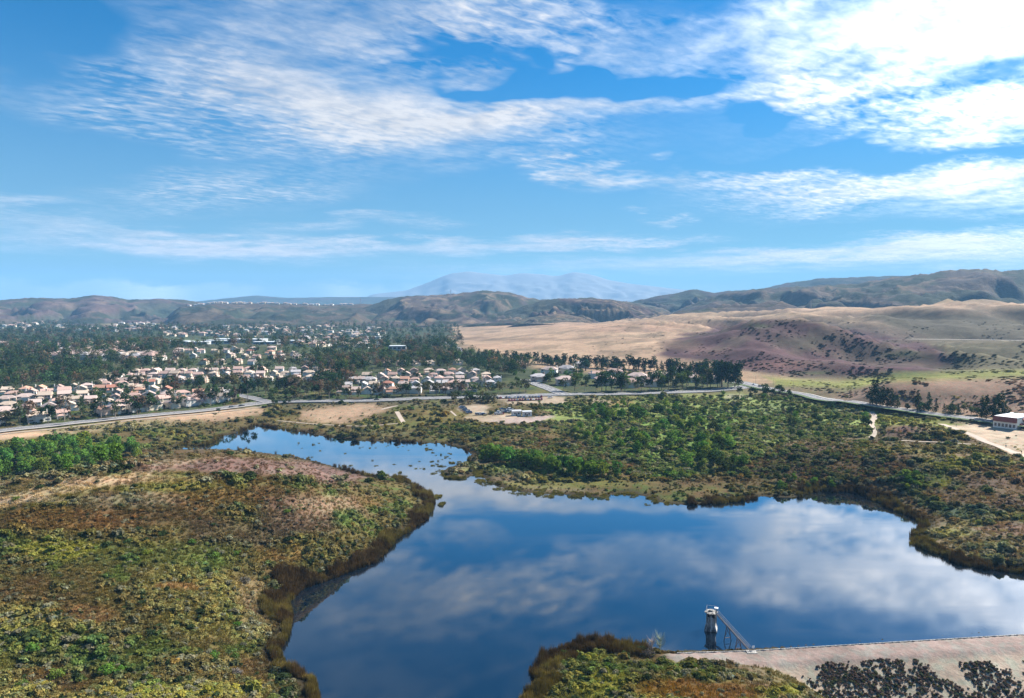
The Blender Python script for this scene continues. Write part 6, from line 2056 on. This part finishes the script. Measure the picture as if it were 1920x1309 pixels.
# ------------------------------------------------------------------ people on the paths
def person_mesh(seed):
    rr = random.Random(seed)
    st = rr.uniform(.12, .26)
    verts = {'pel': (0, 0, .95), 'chest': (0, 0, 1.30), 'neck': (0, 0, 1.48), 'head': (0, .02, 1.60), 'top': (0, .02, 1.72),
             'lh': (-.1, 0, .90), 'lk': (-.11, st * .7, .50), 'la': (-.11, st * .5, .08), 'lt': (-.11, st * .5 + .16, .03),
             'rh': (.1, 0, .90), 'rk': (.11, -st * .2, .50), 'ra': (.11, -st * 1.2, .08), 'rt': (.11, -st * 1.2 + .16, .03),
             'ls': (-.19, 0, 1.40), 'le': (-.25, -st * .4, 1.14), 'lw': (-.24, .02, .90), 'lf': (-.23, .05, .80), 'rs': (.19, 0, 1.40), 're': (.25, .04, 1.14), 'rw': (.24, st * .8, .92), 'rf': (.23, st * .9 + .03, .82)}
    rad = {'pel': .15, 'chest': .17, 'neck': .06, 'head': .105, 'top': .07, 'lh': .10, 'lk': .07, 'la': .05, 'lt': .045, 'rh': .10, 'rk': .07, 'ra': .05, 'rt': .045, 'ls': .07, 'le': .05, 'lw': .04, 'lf': .04, 'rs': .07, 're': .05, 'rw': .04, 'rf': .04}
    ed = [('pel', 'chest'), ('chest', 'neck'), ('neck', 'head'), ('head', 'top'), ('pel', 'lh'), ('lh', 'lk'), ('lk', 'la'), ('la', 'lt'), ('pel', 'rh'), ('rh', 'rk'), ('rk', 'ra'), ('ra', 'rt'), ('chest', 'ls'), ('ls', 'le'), ('le', 'lw'), ('lw', 'lf'), ('chest', 'rs'), ('rs', 're'), ('re', 'rw'), ('rw', 'rf')]
    keys = list(verts)
    me_ = bpy.data.meshes.new('person')
    me_.from_pydata([verts[k] for k in keys], [(keys.index(a), keys.index(b_)) for a, b_ in ed], [])
    o = bpy.data.objects.new('person_form', me_)
    COL.objects.link(o)
    md = o.modifiers.new('skin', 'SKIN')
    sv = me_.skin_vertices[0].data
    for i, k in enumerate(keys):
        sv[i].radius = (rad[k], rad[k] * (.75 if k in ('pel', 'chest') else 1))
        sv[i].use_root = (k == 'pel')
    o.modifiers.new('smooth', 'SUBSURF').levels = 1
    dg = bpy.context.evaluated_depsgraph_get()
    res = bpy.data.meshes.new_from_object(o.evaluated_get(dg))
    bpy.data.objects.remove(o)
    return res
M_SKIN = plain('skin', (.50, .32, .23), .6)
M_HAIR = plain('hair', (.06, .04, .03), .8)
PM = [person_mesh(i) for i in range(3)]
CLOTH = {'white': (.75, .75, .75), 'black': (.03, .03, .035), 'red': (.45, .05, .05), 'blue': (.08, .14, .35), 'grey': (.25, .25, .26), 'teal': (.05, .25, .25)}
CM = {k: plain(k + '_cloth', v, .9) for k, v in CLOTH.items()}
PPL = [(1636.5, 779.5, 'black', 'blue', 'left one of the far pair on the winding path'), (1639.5, 779.5, 'grey', 'black', 'right one of the far pair on the winding path'), (1640, 806, 'red', 'black', 'on the near bend of the winding path'), (1643, 809, 'blue', 'black', 'closest on the winding path, behind a companion'),
       (1783, 829.5, 'white', 'blue', 'on the narrow path below the mound, left of two'), (1796, 831.5, 'white', 'teal', 'on the narrow path below the mound, right of two'), (1793, 800.5, 'black', 'teal', 'walking alone across the dirt lot'), (1886, 840, 'teal', 'black', 'walking on the dirt track below the lot'), (1915, 852, 'black', 'grey', 'nearest on the dirt track at the right edge')]
for i, (a_, b_, sh, pa, wh) in enumerate(PPL):
    q = land(a_, b_)
    me_ = PM[i % 3].copy()
    me_.name = 'person'
    me_.materials.clear()
    for m_ in (CM[pa], CM[sh], M_SKIN, M_HAIR):
        me_.materials.append(m_)
    for p_ in me_.polygons:
        c_ = p_.center
        p_.material_index = 3 if c_.z > 1.64 or (c_.z > 1.52 and c_.y < -.02) else 2 if c_.z > 1.46 or (c_.z < .9 and abs(c_.x) > .2) else 1 if c_.z > .93 else 0
        p_.use_smooth = True
    o = link('person', me_)
    o.location = (q.x, q.y, q.z + .13)
    o.rotation_euler = (0, 0, rnd.random() * 6.283)
    o.scale = (1.2, 1.2, 1.2)
    tag(o, 'person in %s top, %s trousers, %s' % (sh, pa, wh), 'person')

# ------------------------------------------------------------------ street lamps and pylons
LM_P = tube_mesh('pole', [[(0, 0, -.2, .13), (0, 0, 4, .10), (0, 0, 8.6, .07), (0, .3, 9.0, .06), (0, 2.2, 9.3, .05)]], M_STEEL, 6)
LM_H = MB().box(-.18, .18, 2.0, 2.9, 9.2, 9.38).mesh('lamp_head', M_STEEL)
LM_S = MB().box(-.12, .12, 2.2, 2.8, 9.16, 9.197).mesh('lens', M_LAMP)
def lamps(a, off, gap, where, group):
    cum = np.concatenate([[0], np.cumsum(np.linalg.norm(np.diff(a, axis=0), axis=1))])
    i = 0
    for t in np.arange(gap * .4, cum[-1], gap):
        k = min(max(int(np.searchsorted(cum, t)), 1), len(a) - 2)
        d = a[k + 1] - a[k - 1]
        d /= np.linalg.norm(d)
        n_ = np.array((d[1], -d[0])) * off
        x, y = a[k] + n_
        px_, py_ = proj(x, y, 10.0)
        if px_ < -20 or px_ > 1940:
            continue
        i += 1
        r = empty('street_lamp', (x, y, gz(x, y)), math.atan2(-n_[1], -n_[0]) - math.pi / 2)
        tag(r, 'thin grey street lamp, %s from the left along %s' % (ordinal(i), where), 'street lamp', group)
        link('pole', LM_P, None, r)
        h_ = link('lamp_head', LM_H, None, r)
        link('lens', LM_S, None, h_)
lamps(R_LAKE, -10.2, 55, 'the lake road', 'lamps along the lake road')
lamps(R_MAIN, -12.2, 42, 'the right hand road', 'lamps along the right hand road')
def pylon(x, y, z, h, label):
    r = empty('pylon', (x, y, z))
    tag(r, label, 'pylon', 'power pylons on the ridges')
    m_ = MB()
    for sx in (-1, 1):
        for sy in (-1, 1):
            m_.bar((sx * h * .1, sy * h * .1, -2), (sx * h * .02, sy * h * .02, h), h * .012)
    for k in range(6):
        z0, z1 = h * k / 6, h * (k + 1) / 6
        w0, w1 = h * (.1 - .08 * k / 6), h * (.1 - .08 * (k + 1) / 6)
        for s_ in (-1, 1):
            m_.bar((-w0, s_ * w0, z0), (w1, s_ * w1, z1), h * .008)
            m_.bar((s_ * w0, -w0, z0), (s_ * w1, w1, z1), h * .008)
    link('tower_frame', m_.mesh('tower_frame', M_STEEL), None, r)
    for zf in (.68, .80, .92):
        link('cross_arm', MB().bar((-h * .16, 0, h * zf), (h * .16, 0, h * zf), h * .012).mesh('cross_arm', M_STEEL), None, r)
def on_hill(hi, px_, t_):
    A2, D2, Z2, az2, T2 = HILLS[hi]
    a_ = math.atan2((px_ - 960) / F_PX, CP)
    i_ = int(np.argmin(np.abs(az2 - a_)))
    j_ = int(np.argmin(np.abs(T2 - t_)))
    return math.sin(A2[j_, i_]) * D2[j_, i_], math.cos(A2[j_, i_]) * D2[j_, i_], float(Z2[j_, i_])
pylon(*on_hill(2, 678, -.02), 42, 'power pylon on the plateau left of the central hills')
pylon(*on_hill(3, 846, -.05), 36, 'power pylon on the shoulder of the central hills')
q = PD(1518, 2300, 0)
pylon(q.x, q.y, gz(q.x, q.y), 32, 'power pylon on the dry plateau before the right hand range')

plant_cover()

# ------------------------------------------------------------------ the air: thin haze over the whole valley
hz_me = bpy.data.meshes.new('haze')
hb = bmesh.new()
bmesh.ops.create_cube(hb, size=1.0)
for v in hb.verts:
    v.co = (v.co.x * 50000.0, v.co.y * 19400.0 + 9000.0, v.co.z * 1140.0 + 450.0)
hb.to_mesh(hz_me)
hb.free()
m_haze = bpy.data.materials.new('haze_air')
m_haze.use_nodes = True
m_haze.node_tree.nodes.clear()
hn = NT(m_haze.node_tree)
pv = hn.new('ShaderNodeVolumePrincipled')
pv.inputs['Color'].default_value = (0.28, 0.58, 0.96, 1)
pv.inputs['Density'].default_value = 0.000056
pv.inputs['Anisotropy'].default_value = 0.0
mo = hn.new('ShaderNodeOutputMaterial')
hn.l.new(pv.outputs[0], mo.inputs['Volume'])
haze = link('haze', hz_me, m_haze)
tag(haze, 'thin bluish haze in the air of the valley', 'haze', kind='stuff')
